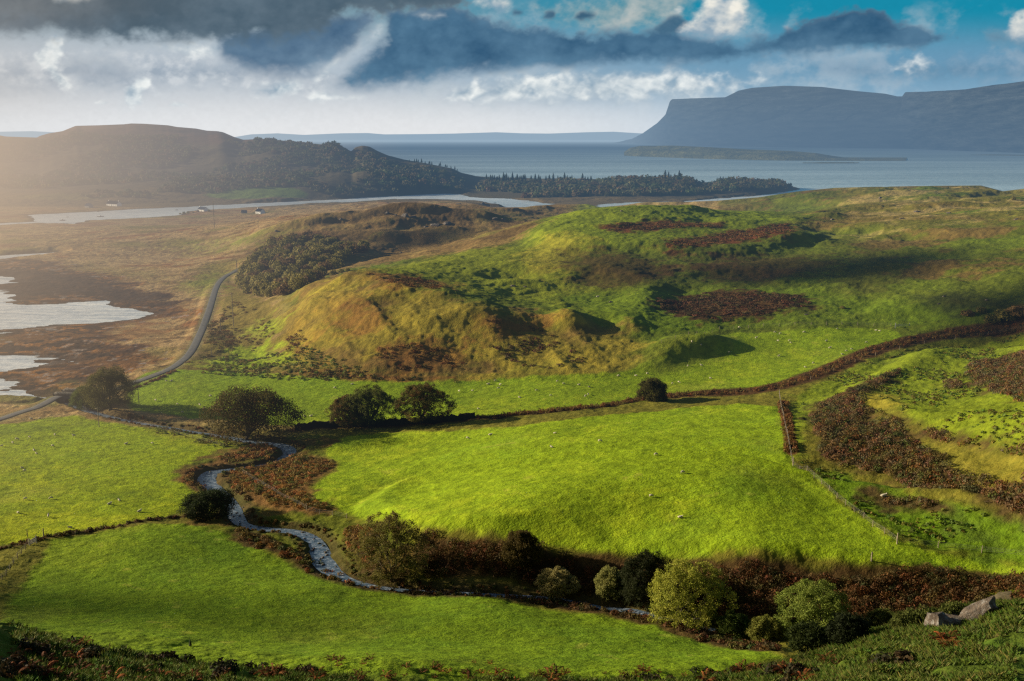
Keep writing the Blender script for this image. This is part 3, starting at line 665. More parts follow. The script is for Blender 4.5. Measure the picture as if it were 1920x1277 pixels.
# ---------------------------------------------------------------- headland, islands, far coast
def ridge_mesh(name, line, base, depth_y, mat, nx=420, ny=60, jag=6, seed=5, cliff=.5, z0=-3, back=1.0, talus=1.0, smooth=True):
    """line: (photo column, row) of the skyline; base: (column, row) of the waterline; depth_y: distance behind the shore of the skyline"""
    px = np.linspace(line[0][0], line[-1][0], nx)
    ly = np.interp(px, [p[0] for p in line], [p[1] for p in line]); by = np.interp(px, [p[0] for p in base], [p[1] for p in base])
    ub, kb = ray(px, by); Yb = -H / kb
    dy = np.interp(px, [p[0] for p in line], depth_y) if isinstance(depth_y, (list, tuple)) else depth_y
    Yt = Yb + dy; ut, kt = ray(px, ly); Zt = np.maximum(H + kt * Yt, 1.0)
    T = np.concatenate([np.linspace(0, 1, ny), np.linspace(1, 1.9, ny // 3)[1:]])
    V = []
    for t in T:
        Y = Yb + dy * t
        if t <= 1:
            pr = talus * .62 * t / cliff if t < cliff else None
            tt = np.clip(t / cliff, 0, 1); z = Zt * (0.55 * tt + 0.45 * sstep(cliff * .75, 1.0, t) if cliff < 1 else t)
        else: z = Zt * (1 - (t - 1) * back)
        X = (ub + (ut - ub) * min(t, 1)) * Y
        V.append(np.stack([X, Y, z], -1))
    V = np.stack(V, 0)
    nn = ridged(V[..., 0], V[..., 2] * 3 + V[..., 1], 600 * Yb.mean() / 7000, 4, seed) * jag + fbm(V[..., 0], V[..., 1], 150 * Yb.mean() / 7000, 4, seed + 3) * jag * .5
    wgt = np.clip(np.sin(np.clip(T, 0, 1) * math.pi), 0, 1)[:, None] + .12
    V[..., 1] += nn * 3 * wgt; V[..., 2] += nn * .5 * wgt; V[0, :, 2] = z0; V[0, :, 1] -= 5
    n_, m_ = V.shape[:2]; ii = np.arange(n_ * m_).reshape(n_, m_)
    Fc = np.stack([ii[:-1, :-1], ii[:-1, 1:], ii[1:, 1:], ii[1:, :-1]], -1).reshape(-1, 4)
    return tag(mesh_np(name, V.reshape(-1, 3), Fc, mat, smooth=smooth), kind='structure')
def rock_land(name, lo, hi, sc, zs=2.5):
    m_ = Mt(name, lo, 1, .05); a = m_.noise(sc, 7, m_.pos(.8, .8, zs), .7)
    m_.base(m_.ramp(a, [(.35, lo), (.65, hi)])); m_.bump(a, .8, .6 / sc); return m_.m
M_HEAD = rock_land('headland_rock', (.004, .009, .014), (.11, .13, .14), .0045, 7)
M_ISLE = rock_land('island_turf', (.10, .11, .045), (.24, .23, .09), .012)
M_FAR = rock_land('far_coast', (.03, .035, .04), (.05, .055, .06), .001)
ridge_mesh('headland', [(1150,268),(1185,261),(1205,250),(1232,231),(1248,215),(1256,190),(1260,186),(1360,182.5),(1385,170),(1410,165),(1470,161),(1540,163),(1600,170),(1660,176),(1683,181),(1692,181),(1698,173),(1740,172),(1810,168),(1860,160),(1920,153),(2100,140),(2400,150)],
           [(1150,268.5),(1185,269),(1260,273),(1350,275),(1500,277),(1700,279),(1800,283),(1920,287),(2100,292),(2400,300)],
           [50, 120, 250, 420, 560, 700, 760, 900, 1100, 1200, 1400, 1400, 1400, 1300, 1200, 1200, 1200, 1200, 1200, 1200, 1200, 1000, 900], M_HEAD, 700, 90, 30, 5, .6)
ridge_mesh('island', [(1170,285),(1182,277),(1200,273.5),(1260,273),(1330,276),(1400,280),(1480,283),(1530,287),(1560,292),(1590,296),(1650,298.5),(1700,300)],
           [(1170,292),(1200,293.5),(1280,296.5),(1360,299),(1420,300.3),(1460,301),(1540,301.6),(1600,301.8),(1650,301.8),(1700,301.8)], 330, M_ISLE, 300, 40, 3, 9, .25)
ridge_mesh('skerry', [(1505,305.5),(1540,304),(1600,304.2),(1610,305.5)], [(1505,306.2),(1540,306.6),(1600,306.4),(1610,306)], 60, M_ISLE, 60, 10, 1, 19, .5)
ridge_mesh('skerry', [(1820,290.2),(1860,289.5),(1940,290.5),(2000,291)], [(1820,290.9),(1860,291.5),(1940,292.5),(2000,292)], 60, M_ISLE, 60, 10, 1, 29, .5)
ridge_mesh('far_coast', [(-900,252),(-300,249),(0,247),(60,246),(120,249),(200,256),(440,257),(470,252),(520,250),(570,253),(640,250),(690,249.5),(720,252),(790,251.5),(850,250.5),(930,248),(980,250),(1030,250.5),(1100,248),(1150,247),(1200,250),(1300,254)],
           [(-900,262),(1000,262),(1300,263)], 1500, M_FAR, 500, 24, 10, 39, .5)
# ---------------------------------------------------------------- light
SUN_EL, SUN_AZ = math.radians(15.5), math.radians(-75)
ld = bpy.data.lights.new('sun', 'SUN'); ld.energy = 9.0; ld.angle = math.radians(0.6); ld.color = (1.0, .86, .62)
lo = bpy.data.objects.new('sun', ld); COL.objects.link(lo)
dv = Vector((math.sin(SUN_AZ) * math.cos(SUN_EL), math.cos(SUN_AZ) * math.cos(SUN_EL), math.sin(SUN_EL)))
lo.rotation_euler = dv.to_track_quat('Z', 'Y').to_euler(); lo.location = dv * 500
w = bpy.data.worlds.new('World'); scene.world = w; w.use_nodes = True
wn = w.node_tree.nodes; sky = wn.new('ShaderNodeTexSky'); sky.sky_type = 'NISHITA'; sky.sun_disc = False
sky.sun_elevation = SUN_EL; sky.sun_rotation = SUN_AZ % (2 * math.pi); sky.altitude = 80; sky.dust_density = 2.0
w.node_tree.links.new(sky.outputs[0], wn['Background'].inputs[0]); wn['Background'].inputs[1].default_value = 0.07
scene.view_settings.view_transform = 'Standard'; scene.view_settings.look = 'None'; scene.view_settings.exposure = 0
scene.cycles.max_bounces = 5; scene.cycles.diffuse_bounces = 2; scene.cycles.glossy_bounces = 2; scene.cycles.transparent_max_bounces = 6
scene.cycles.use_denoising = False; scene.cycles.pixel_filter_type = 'BLACKMAN_HARRIS'; scene.cycles.filter_width = 1.35; scene.cycles.use_adaptive_sampling = False; scene.cycles.sample_clamp_indirect = 3.0
# ---------------------------------------------------------------- the sky: a distant curved backdrop carrying the clouds
RS = 110000.0
tz_ = np.concatenate([np.linspace(-1.15, -.57, 160)[:-1], np.linspace(-.57, .57, 1180), np.linspace(.57, 1.15, 160)[1:]])
el_ = np.concatenate([np.linspace(-.012, .19, 440), np.linspace(.19, .75, 150)[1:]])
TA, TE = np.meshgrid(tz_, el_)                         # tangent of bearing, tangent of elevation
x_ = (960 + FPX * TA).astype(F32); y_ = (257 - FPX * TE).astype(F32)    # drawing units for the clouds
def lerp3(a, b, t): return np.array(a, F32) * (1 - t[..., None]) + np.array(b, F32) * t[..., None]
def over(c, M):
    global S
    c = np.array(c, F32); S = S * (1 - M[..., None]) + c * M[..., None]
hor = lerp3(srgb(216, 218, 220), srgb(160, 190, 212), sstep(700, 1750, x_))
mid = lerp3(srgb(186, 196, 205), srgb(104, 152, 182), sstep(300, 1500, x_))
top = lerp3(srgb(130, 155, 168), srgb(24, 138, 168), sstep(500, 1200, x_))
t1 = sstep(255, 120, y_); t2 = sstep(120, 30, y_)
S = hor * (1 - t1[..., None]) + mid * t1[..., None]; S = S * (1 - t2[..., None]) + top * t2[..., None]
def nz(sc, seed, oct=6, ys=1.5, gain=.55): return fbm(x_, y_ * ys, sc, oct, seed, gain)
def billow(sc, seed, oct=5, ys=1.35, dx=0, dy=0):
    s = 0; amp = 1.; tot = 0; X_ = (x_ + dx) / sc; Y_ = (y_ + dy) * ys / sc
    for o in range(oct): s = s + amp * np.abs(vnoise(X_, Y_, seed + o * 7) * 2 - 1); tot += amp; amp *= .55; X_, Y_ = X_ * 1.7 - Y_ * 1.1 + 3, X_ * 1.1 + Y_ * 1.7 + 7
    return (1 - 2 * s / tot).astype(F32)
n90 = nz(90, 211); n30 = nz(32, 212, 6, 1.4, .6); n9 = nz(9, 213, 4, 1.3, .6); bw = billow(46, 221, 3); bw_s = billow(46, 221, 3, dx=12, dy=9); b14 = nz(15, 231, 4, 1.3)
relief_ = np.clip((bw - bw_s) * .55 + .12 * b14, -1, 1)       # lit from the upper left
def field(L, sm=2, pad=120): 
    return sdf(x_, y_, smooth_poly(L, sm), pad)
def mass(L, sc, edge, dens=1.0, crisp=.5):
    """density of a cloudbank: outline in drawing units, sc the size of its edge puffs, edge the softness"""
    s = field(L)
    return (s + sc * (n90 * .5 + n30 * .8 + bw * .55 + b14 * .25 + n9 * .12)) / edge
# high veil and pale mid-level cloud
over(srgb(196, 206, 212), np.clip(sstep(-.15, .6, n90 + .4 * n30), 0, 1) * .42 * sstep(0, 60, y_) * sstep(255, 200, y_))
v_ = mass([(960,25),(1120,-10),(1300,-40),(1300,60),(1200,95),(1060,85)], 20, 30); over(lerp3(srgb(110, 150, 160), srgb(196, 196, 188), np.clip(.5 + .8 * n30 + relief_ * .5, 0, 1)), sstep(0, 1.5, v_) * .72)
v_ = mass([(1480,118),(1700,110),(2100,80),(2300,100),(2300,175),(1900,172),(1650,168),(1500,150)], 20, 26); over(lerp3(srgb(96, 134, 162), srgb(136, 164, 186), np.clip(.5 + .9 * n30 + relief_, 0, 1)), sstep(0, 1.6, v_) * .8)
v_ = mass([(-300,100),(60,95),(330,85),(520,108),(700,140),(760,180),(640,196),(400,188),(200,196),(-300,190)], 26, 30); over(lerp3(srgb(146, 162, 178), srgb(206, 212, 217), np.clip(.5 + 1.2 * n30 + .6 * relief_, 0, 1)), sstep(0, 1.5, v_) * .75)
# band of bright cumulus under the deck
def bright(L, sc, edge, k=1.0, warm=0.0, base=None):
    d = mass(L, sc, edge * 1.5); a = sstep(-.15, 1.25, d) * k
    sh = np.clip(.55 + relief_ * .9 + .5 * n30 + .2 * n90, 0, 1)
    if base is not None: sh = np.clip(sh - sstep(base[0], base[1], y_ + 6 * n30) * .85, 0, 1)
    over(lerp3(srgb(142, 166, 184), (srgb(244, 240, 228) if warm else srgb(240, 244, 242)), sh), a)
bright([(820,196),(850,170),(900,150),(960,140),(1060,138),(1150,128),(1300,140),(1420,150),(1400,170),(1280,192),(1150,204),(980,206)], 20, 18, .80, base=(175, 215))
for a in [([(84,112),(120,92),(128,66),(160,72),(150,108),(132,128),(150,150),(164,170),(128,172),(122,146)], 12, 7, 1.0), ([(248,170),(270,160),(302,152),(304,160),(282,178),(288,202),(252,204)], 9, 5, 1.0), ([(196,192),(230,188),(226,202),(200,203)], 6, 5, .85),
          ([(320,200),(348,190),(370,197),(368,204),(324,205)], 6, 5, .9), ([(428,186),(456,181),(458,190),(432,193)], 5, 5, .8), ([(270,92),(400,84),(484,82),(486,100),(440,114),(400,122),(340,106)], 12, 12, .85), ([(474,172),(500,158),(540,150),(584,152),(572,180),(524,198),(492,186)], 12, 10, 1.0),
          ([(580,196),(600,172),(640,178),(720,186),(650,194)], 9, 9, .8), ([(650,124),(664,82),(700,62),(742,46),(738,80),(704,88),(680,116)], 26, 24, .5), ([(592,165),(622,132),(646,110),(654,120),(624,152)], 10, 8, .85),
          ([(826,188),(862,166),(908,150),(926,166),(898,186),(868,196)], 12, 9, .95), ([(952,182),(984,150),(1034,140),(1064,160),(1020,186)], 14, 10, .95), ([(1056,192),(1088,174),(1124,182),(1102,198)], 9, 7, 1.0),
          ([(1640,142),(1656,116),(1720,110),(1738,126),(1704,144),(1660,150)], 13, 12, .85), ([(1190,175),(1290,150),(1380,156),(1320,180)], 16, 16, .55)]: bright(*a)
# the dark deck: crisp top, soft base, pale lit rim where it is thin
def dark(L, sc, edge, c0, c1, k=.97, rim=.6, y0=0, y1=200, soft=2.2):
    d = mass(L, sc, edge * 1.25); e = 1 + (soft - 1) * sstep(y0, y1, y_); a = sstep(0, .9 * e, d) * k
    t = np.clip(.42 + .6 * n90 + .22 * n30 + .2 * relief_ + .0035 * (y_ - 90), 0, 1)
    c = lerp3(srgb(*c0), srgb(*c1), t); rm = (1 - sstep(.3, 1.4, d)) * rim * sstep(y1, y0, y_)
    c = c * (1 - rm[..., None]) + np.array(srgb(196, 206, 208), F32) * rm[..., None]; over(c, a)
dark([(150,112),(240,108),(300,130),(290,160),(240,182),(180,182),(150,160),(140,135)], 16, 22, (132, 148, 164), (158, 172, 186), .7, .3, 100, 190)
dark([(430,60),(600,30),(720,20),(716,60),(672,112),(620,148),(590,166),(520,166),(450,150),(410,110)], 18, 20, (66, 98, 128), (112, 142, 166), .97, .12, 60, 150)
dark([(-400,-300),(900,-300),(886,16),(872,40),(800,54),(752,50),(700,44),(650,62),(600,90),(560,100),(480,100),(400,96),(330,104),(200,98),(120,84),(60,92),(-400,100)], 22, 20, (70, 92, 108), (104, 122, 136), .98, .12, 20, 90, 1.8)
dark([(730,36),(780,26),(870,26),(905,46),(960,54),(1020,62),(1100,68),(1160,64),(1226,56),(1262,66),(1330,86),(1400,78),(1450,62),(1480,46),(1520,38),(1560,20),(1600,26),(1632,30),(1650,56),(1720,64),(1778,86),(1700,104),(1560,110),(1440,120),(1340,134),(1180,138),(1060,142),(940,150),(860,158),(800,176),(720,186),(636,184),(616,164),(660,128),(700,100),(735,72)], 15, 13, (48, 88, 120), (92, 132, 160), .98, .12, 30, 185, 3.0)
dark([(1780,66),(1850,56),(1920,88),(2200,80),(2200,130),(1850,122)], 16, 22, (84, 124, 150), (118, 150, 172), .8, .3, 50, 130)
for L in [[(1010,42),(1030,28),(1044,36),(1042,54),(1014,54)], [(1062,54),(1074,32),(1106,28),(1120,46),(1100,60)], [(958,36),(976,30),(984,42),(964,46)], [(1206,66),(1230,46),(1262,36),(1290,60),(1260,80),(1220,80)]]: dark(L, 7, 7, (52, 92, 120), (84, 122, 148), .95, .1, 20, 90)
# warm brownish cast of the thick cloud on the sun side
over(lerp3(srgb(98, 102, 104), srgb(124, 126, 126), np.clip(.5 + n90 + .3 * relief_, 0, 1)), sstep(520, 60, x_) * sstep(84, 20, y_ + 14 * n30) * .62)
over(srgb(204, 198, 192), sstep(330, -80, x_) * sstep(-60, 210, y_) * .55)
for L, sc, ed, k, b in [([(1252,80),(1262,58),(1290,44),(1300,20),(1326,5),(1350,5),(1376,20),(1390,46),(1382,64),(1340,82),(1290,86)], 11, 9, .97, (40, 100)), ([(1842,82),(1856,50),(1876,28),(1894,40),(1908,60),(1940,48),(2000,70),(1960,96),(1870,98)], 12, 10, .92, (50, 110)),
                        ([(1241,36),(1262,22),(1277,32),(1262,44)], 6, 6, .8, (30, 60)), ([(890,14),(920,2),(955,12),(958,36),(930,44),(898,30)], 10, 10, .85, (14, 55)), ([(130,14),(170,0),(240,-8),(232,10),(180,20),(142,26)], 8, 12, .6, (10, 60)), ([(768,42),(810,34),(848,42),(820,52)], 9, 10, .6, (40, 70)),
                        ([(1432,58),(1470,44),(1482,62),(1452,78)], 9, 14, .5, (50, 90))]: bright(L, sc, ed, k, 1, b)
hz = lerp3(srgb(234, 236, 238), srgb(176, 200, 218), sstep(800, 1900, x_)); a_ = (sstep(165, 248, y_) * .62)[..., None]; S = S * (1 - a_) + hz * a_
S = np.clip(S * (1 + .035 * n9[..., None]), 0, 1)
r_ = RS / np.sqrt(1 + TA * TA + TE * TE)
V = np.stack([TA * r_, r_, TE * r_ + H], -1).reshape(-1, 3)
ii = np.arange(V.shape[0]).reshape(x_.shape)
Fc = np.stack([ii[:-1, :-1], ii[1:, :-1], ii[1:, 1:], ii[:-1, 1:]], -1).reshape(-1, 4)
m_ = bpy.data.materials.new('cloudy_sky'); m_.use_nodes = True; N_ = m_.node_tree.nodes; L_ = m_.node_tree.links
for n_ in list(N_):
    if n_.type == 'BSDF_PRINCIPLED': N_.remove(n_)
at_ = N_.new('ShaderNodeAttribute'); at_.attribute_name = 'Col'; em_ = N_.new('ShaderNodeEmission'); L_.new(at_.outputs['Color'], em_.inputs[0]); L_.new(em_.outputs[0], N_['Material Output'].inputs[0])
m_.cycles.emission_sampling = 'NONE'
tag(mesh_np('sky', V, Fc, m_, smooth=True, cols={'Col': S.reshape(-1, 3)}), kind='structure')
log('sky')
# ---------------------------------------------------------------- vegetation
def leaf_mat(name, haze=True, trans=.35, rough=.75):
    m_ = Mt(name, rough=rough, spec=.12, haze=haze); c = m_.attr(); m_.base(c)
    t = m_.n('BsdfTranslucent'); m_.L.new(c, t.inputs[0]); x = m_.n('MixShader'); x.inputs[0].default_value = trans
    m_.L.new(m_.b.outputs[0], x.inputs[1]); m_.L.new(t.outputs[0], x.inputs[2]); m_.L.new(x.outputs[0], m_.h.inputs[0]); return m_.m
M_LEAF = leaf_mat('foliage'); M_FERN = leaf_mat('dry_fern', trans=.25)
b_ = Mt('bark', (.05, .042, .032), .95, .1); b_.base(b_.ramp(b_.noise(3, 4, b_.pos(1, 1, .3)), [(.3, (.025, .022, .017)), (.7, (.085, .072, .055))])); M_BARK = b_.m
def quads(P, N_, T, w, h):
    """leaf cards: centre P, normal N_, tangent T, half sizes w, h"""
    B = np.cross(N_, T); B /= np.linalg.norm(B, axis=1, keepdims=True) + 1e-9
    a = T * w[:, None]; b = B * h[:, None]
    V = np.stack([P - a, P - b * .9, P + a, P + b * .9], 1).reshape(-1, 3)      # rhombic leaf
    return V, np.arange(len(V)).reshape(-1, 4)
def rvec(n, r=None):
    v = (r or rng).normal(size=(n, 3)); return v / (np.linalg.norm(v, axis=1, keepdims=True) + 1e-9)
def tube(pts, rad, k=6):
    P = np.array(pts, float); n = len(P); V = []
    for i in range(n):
        d = P[min(i + 1, n - 1)] - P[max(i - 1, 0)]; d /= np.linalg.norm(d) + 1e-9
        a = np.cross(d, [0.3, .9, .2]); a /= np.linalg.norm(a) + 1e-9; b = np.cross(d, a)
        for j in range(k):
            t = 2 * math.pi * j / k; V.append(P[i] + rad[i] * (a * math.cos(t) + b * math.sin(t)))
    F_ = [(i * k + j, i * k + (j + 1) % k, (i + 1) * k + (j + 1) % k, (i + 1) * k + j) for i in range(n - 1) for j in range(k)]
    return np.array(V), np.array(F_)
def merge(L):
    V = []; F_ = []; o = 0
    for v, f in L: V.append(v); F_.append(np.asarray(f) + o); o += len(v)
    return np.concatenate(V), np.concatenate(F_)
def px_m(x, y, z): return FPX / (y * cT + (H - z) * sT)
def make_tree(lab, base, x0, x1, ytop, cols, ybot=None, trunk=.22, density=1.0, leaf=.26, open_=0.0, lean=0.0, seed=1, name='broadleaf_tree', cat='tree', group=None, low=.0, clump=None, flat=.78, lobes=7, tr_r=None):
    """base: photo point of the foot; x0..x1 crown width and ytop its top in the photo"""
    R = np.random.default_rng(seed); g = ground(*base); s = px_m(*g)
    W = (x1 - x0) / s; Ht = (base[1] - ytop) / s * 1.03; cx = ((x0 + x1) / 2 - base[0]) / s
    rx = W / 2; ry = rx * .92; zb = Ht * (trunk if low == 0 else low); rz = (Ht - zb) / 2; cz = zb + rz
    root = empty(name, (g[0], g[1], g[2] - .12)); tag(root, lab, cat, group)
    # crown: clumps spread through a lobed dome
    rc = (clump or max(.55, .085 * W))
    n = int(density * 2.1 * (W * W * .8 + 2.6 * W * rz * 2 * .5) / (rc * rc)); n = min(max(n, 60), 640)
    th = R.random(n) * 2 * math.pi; t = R.random(n) ** .85
    ph = R.random(6) * 6.28
    env = np.where(t < .32, .80 + .20 * sstep(0, .32, t), np.sqrt(np.clip(1 - ((t - .32) / .70) ** 2.3, 0, 1)))
    env = env * (1 + .15 * np.sin(2 * th + ph[4] + 2 * t) + .14 * np.sin(3 * th + ph[0] + 4 * t) + .12 * np.sin(5 * th + ph[1] - 7 * t) + .06 * np.sin(9 * th + ph[2]))
    q = np.where(R.random(n) < .30, .25 + .6 * R.random(n), .86 + .14 * R.random(n))
    shx = -lean * .12 * rx * t
    Cc = np.stack([cx + shx + (rx - rc * .35) * env * q * np.cos(th), (ry - rc * .35) * env * q * np.sin(th), zb + rc * .4 + t * (Ht - zb - rc * .9) + .07 * Ht * np.sin(4 * th + ph[3]) * np.sin(5 * t) + .04 * Ht * np.sin(7 * th + ph[5])], 1)
    Cc = Cc[Cc[:, 2] > .15]
    if open_:
        k = R.random(len(Cc)) > open_ * sstep(-.35, .5, (Cc[:, 0] - cx) / rx) * sstep(.62, .15, (Cc[:, 2] - zb) / (2 * rz)); Cc = Cc[k]
    n = len(Cc)
    # limbs
    trr = tr_r or .028 * Ht + .09 * (trunk > .1) * .5
    top = np.array([cx * .3, 0, zb * 1.1 + .3]); parts = [tube([(0, 0, -.3), (cx * .05, 0, zb * .4), tuple(top)], [trr * 1.5, trr * 1.1, trr * .95], 8)]
    nm = 7 + int(W > 9) * 3; hubs = []
    for i in range(nm):
        a = 2 * math.pi * i / nm + R.random() * .5; q = .25 + .45 * R.random(); e = np.array([cx + rx * q * math.cos(a), ry * q * math.sin(a), cz - rz * .25 + rz * .7 * (1 - q) + R.random() * rz * .3])
        s0 = np.array([cx * .2 * R.random(), 0, zb * (.55 + .5 * R.random()) + .15]); m1 = s0 + (e - s0) * .45 + np.array([0, 0, -.06 * Ht]) * q + R.normal(size=3) * .03 * Ht
        pts = [s0, s0 * .6 + m1 * .4 + [0, 0, .02 * Ht], m1, (m1 + e) / 2 + R.normal(size=3) * .02 * Ht, e]
        parts.append(tube(pts, [trr * .62, trr * .5, trr * .38, trr * .26, trr * .16], 6)); hubs += [(m1, trr * .3), ((m1 + e) / 2, trr * .22), (e, trr * .16)]
    HB = np.array([h[0] for h in hubs])
    for c in Cc[:: max(1, n // 150)]:
        j = int(np.argmin(((HB - c) ** 2).sum(1))); a = HB[j]; b = c
        md = (a + b) / 2 + R.normal(size=3) * .06 * np.linalg.norm(b - a) + [0, 0, .05 * np.linalg.norm(b - a)]
        parts.append(tube([a, md, b], [hubs[j][1] * .7, hubs[j][1] * .42, .012], 4))
    Vt, Ft = merge(parts); mesh_np('trunk', Vt, Ft, M_BARK, root, smooth=True)
    per = int(46 * max(.6, min(1.5, (rc / .8) ** 1.0)) * (.26 / leaf) ** 1.2)
    P = np.repeat(Cc, per, 0) + rvec(n * per, R) * (R.random(n * per) ** .45)[:, None] * rc * np.array([1, 1, flat])
    Nn = rvec(n * per, R) + np.repeat((Cc - [cx, 0, cz]) / rx, per, 0) * .5 + [0, 0, .25]; Nn /= np.linalg.norm(Nn, axis=1, keepdims=True)
    Tt = np.cross(Nn, rvec(n * per, R)); Tt /= np.linalg.norm(Tt, axis=1, keepdims=True) + 1e-9
    sz = leaf * (.6 + .8 * R.random(n * per))
    V, F_ = quads(P, Nn, Tt, sz * .55, sz * .40)
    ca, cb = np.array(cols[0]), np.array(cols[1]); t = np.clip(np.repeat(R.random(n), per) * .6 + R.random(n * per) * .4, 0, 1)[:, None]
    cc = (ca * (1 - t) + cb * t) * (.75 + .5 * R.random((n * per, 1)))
    if len(cols) > 2: 
        k = (R.random(n) < .22); cc = np.where(np.repeat(k, per)[:, None], np.array(cols[2]) * (.8 + .4 * R.random((n * per, 1))), cc)
    mesh_np('crown', V, F_, M_LEAF, root, cols={'Col': np.repeat(cc, 4, 0)})
    return root
OL = [(.065, .062, .014), (.13, .105, .024), (.15, .085, .026)]; OLG = [(.065, .080, .016), (.13, .13, .024)]
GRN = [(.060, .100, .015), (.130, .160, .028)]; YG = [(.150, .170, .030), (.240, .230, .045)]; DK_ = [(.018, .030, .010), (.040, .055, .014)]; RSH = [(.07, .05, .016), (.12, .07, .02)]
make_tree('wide domed tree by the stream, dense on the left, bare limbs showing on the right', (462,826), 404, 558, 730, [(.045,.045,.010),(.10,.08,.018),(.12,.07,.02)], trunk=.12, open_=.6, lean=1, seed=11, leaf=.33, density=1.7)
make_tree('small leaning tree at the left end of the row of trees by the dyke', (655,799), 614, 690, 744, OL, trunk=.08, seed=12, leaf=.25, clump=.72, open_=.2, density=1.2)
make_tree('round crowned tree between its two neighbours along the dark dyke', (694,797), 650, 744, 728, OLG, trunk=.14, seed=13, leaf=.25, clump=.72, open_=.4, density=1.2)
make_tree('round crowned brownish tree at the right end of the row by the dyke', (790,793), 746, 842, 722, OL, trunk=.14, seed=14, leaf=.25, clump=.72, open_=.35, density=1.2)
make_tree('small dense round tree on the hedge bank below the green knoll', (1222,751), 1196, 1252, 710, [(.05,.05,.014),(.10,.085,.022)], trunk=.08, seed=15, leaf=.22, name='round_tree')
make_tree('spreading grey green tree leaning over the road by the stone bridge', (207,768), 160, 254, 694, [(.075,.080,.022),(.15,.13,.035)], trunk=.12, seed=16, leaf=.22, open_=.3)
make_tree('dense dark green bush beside the stone bridge', (165,765), 133, 198, 726, [(.06,.085,.014),(.12,.14,.02)], trunk=.05, low=.06, seed=17, leaf=.22, name='bush', cat='bush')
make_tree('very dark low spreading bush on the bank of the stream bend', (392,966), 345, 440, 920, DK_, trunk=.05, low=.05, seed=18, leaf=.2, name='bush', cat='bush', flat=.6)
make_tree('large rounded twiggy olive willow on the stream bank', (735,1088), 666, 802, 968, [(.10,.10,.02),(.19,.16,.04),(.15,.10,.04)], trunk=.05, low=.05, seed=19, leaf=.19, density=1.15, name='willow_tree', clump=.62)
make_tree('small dark round tree rising from the bracken bank', (980,1062), 944, 1012, 996, [(.06,.05,.014),(.11,.075,.02)], trunk=.12, seed=20, leaf=.18, clump=.5, name='round_tree')
make_tree('pale yellowish willow bush with three lobes on the gully floor', (1042,1110), 1002, 1084, 1068, [(.22,.19,.06),(.36,.30,.12)], trunk=.05, low=.05, seed=21, leaf=.16, clump=.45, name='willow_bush', cat='bush')
make_tree('narrow pale green bush next to the dark bush in the gully', (1143,1118), 1114, 1170, 1064, [(.17,.18,.045),(.30,.28,.09)], trunk=.05, low=.05, seed=22, leaf=.16, clump=.45, name='willow_bush', cat='bush')
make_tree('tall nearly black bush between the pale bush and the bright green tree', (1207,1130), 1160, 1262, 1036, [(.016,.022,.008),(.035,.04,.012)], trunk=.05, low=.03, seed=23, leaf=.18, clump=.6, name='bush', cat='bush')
make_tree('bright yellow green rounded tree beside the small white rapid', (1288,1172), 1214, 1360, 1056, [(.21,.24,.03),(.40,.39,.06)], trunk=.05, low=.04, seed=24, leaf=.18, density=1.2, clump=.6, name='round_tree')
make_tree('bluish green rounded tree right of the bright yellow green one', (1524,1192), 1454, 1597, 1095, [(.11,.16,.026),(.24,.28,.05)], trunk=.05, low=.04, seed=25, leaf=.18, density=1.2, clump=.6, name='round_tree')
make_tree('low green bush between the two large rounded trees', (1376,1192), 1345, 1408, 1150, GRN, trunk=.05, low=.04, seed=26, leaf=.15, clump=.4, name='bush', cat='bush')
make_tree('small yellowish bush at the left foot of the bluish green tree', (1432,1202), 1402, 1464, 1156, YG, trunk=.05, low=.04, seed=27, leaf=.15, clump=.4, name='bush', cat='bush')
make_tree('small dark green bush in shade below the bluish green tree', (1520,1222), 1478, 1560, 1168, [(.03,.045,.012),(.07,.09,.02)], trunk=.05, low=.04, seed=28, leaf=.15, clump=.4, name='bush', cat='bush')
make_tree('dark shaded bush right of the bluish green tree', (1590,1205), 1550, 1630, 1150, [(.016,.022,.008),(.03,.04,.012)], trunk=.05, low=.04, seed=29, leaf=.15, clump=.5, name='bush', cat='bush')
for i, (bx, by, a, b, t) in enumerate([(1655,1180,1630,1684,1142),(1700,1178,1672,1730,1144),(1742,1170,1716,1770,1138),(1790,1158,1765,1815,1128),(1610,1185,1590,1632,1160)]):
    make_tree('low yellow green gorse bush among the bushes left of the grey boulders', (bx, by), a, b, t, [(.06,.085,.016),(.13,.14,.03)], trunk=.05, low=.04, seed=40 + i, leaf=.14, clump=.38, name='gorse_bush', cat='bush', group='gorse bushes in the gully')
log('trees')
# scrub trees on the steep slope above the road: three kinds copied about
sl_area = gpts([(446,528),(470,490),(500,462),(540,448),(600,446),(650,462),(700,468),(640,500),(600,520),(560,548),(500,556),(455,545)])
def pts_in(P, spacing, R, zfun=True, jitter=.45):
    A = np.array(P); x0, y0 = A.min(0); x1, y1 = A.max(0)
    gx, gy = np.meshgrid(np.arange(x0, x1, spacing), np.arange(y0, y1, spacing)); gx = gx.ravel() + R.uniform(-jitter, jitter, gx.size) * spacing; gy = gy.ravel() + R.uniform(-jitter, jitter, gy.size) * spacing
    k = inside(gx, gy, P); return gx[k], gy[k]
def project(X, Y, Z):
    d = Y * cT - (Z - H) * sT; return 960 + FPX * X / d, 638.5 - FPX * (Y * sT + (Z - H) * cT) / d
def visible(X, Y, Z, tol=1.0):
    """is the ground point in the open as seen from the eye"""
    out = []
    for x, y, z in zip(X, Y, Z):
        t = np.linspace(.12, .985, 160); gz = ground_z(x * t, y * t); out.append(bool(np.all(gz < H + (z + tol - H) * t + .05)))
    return np.array(out)
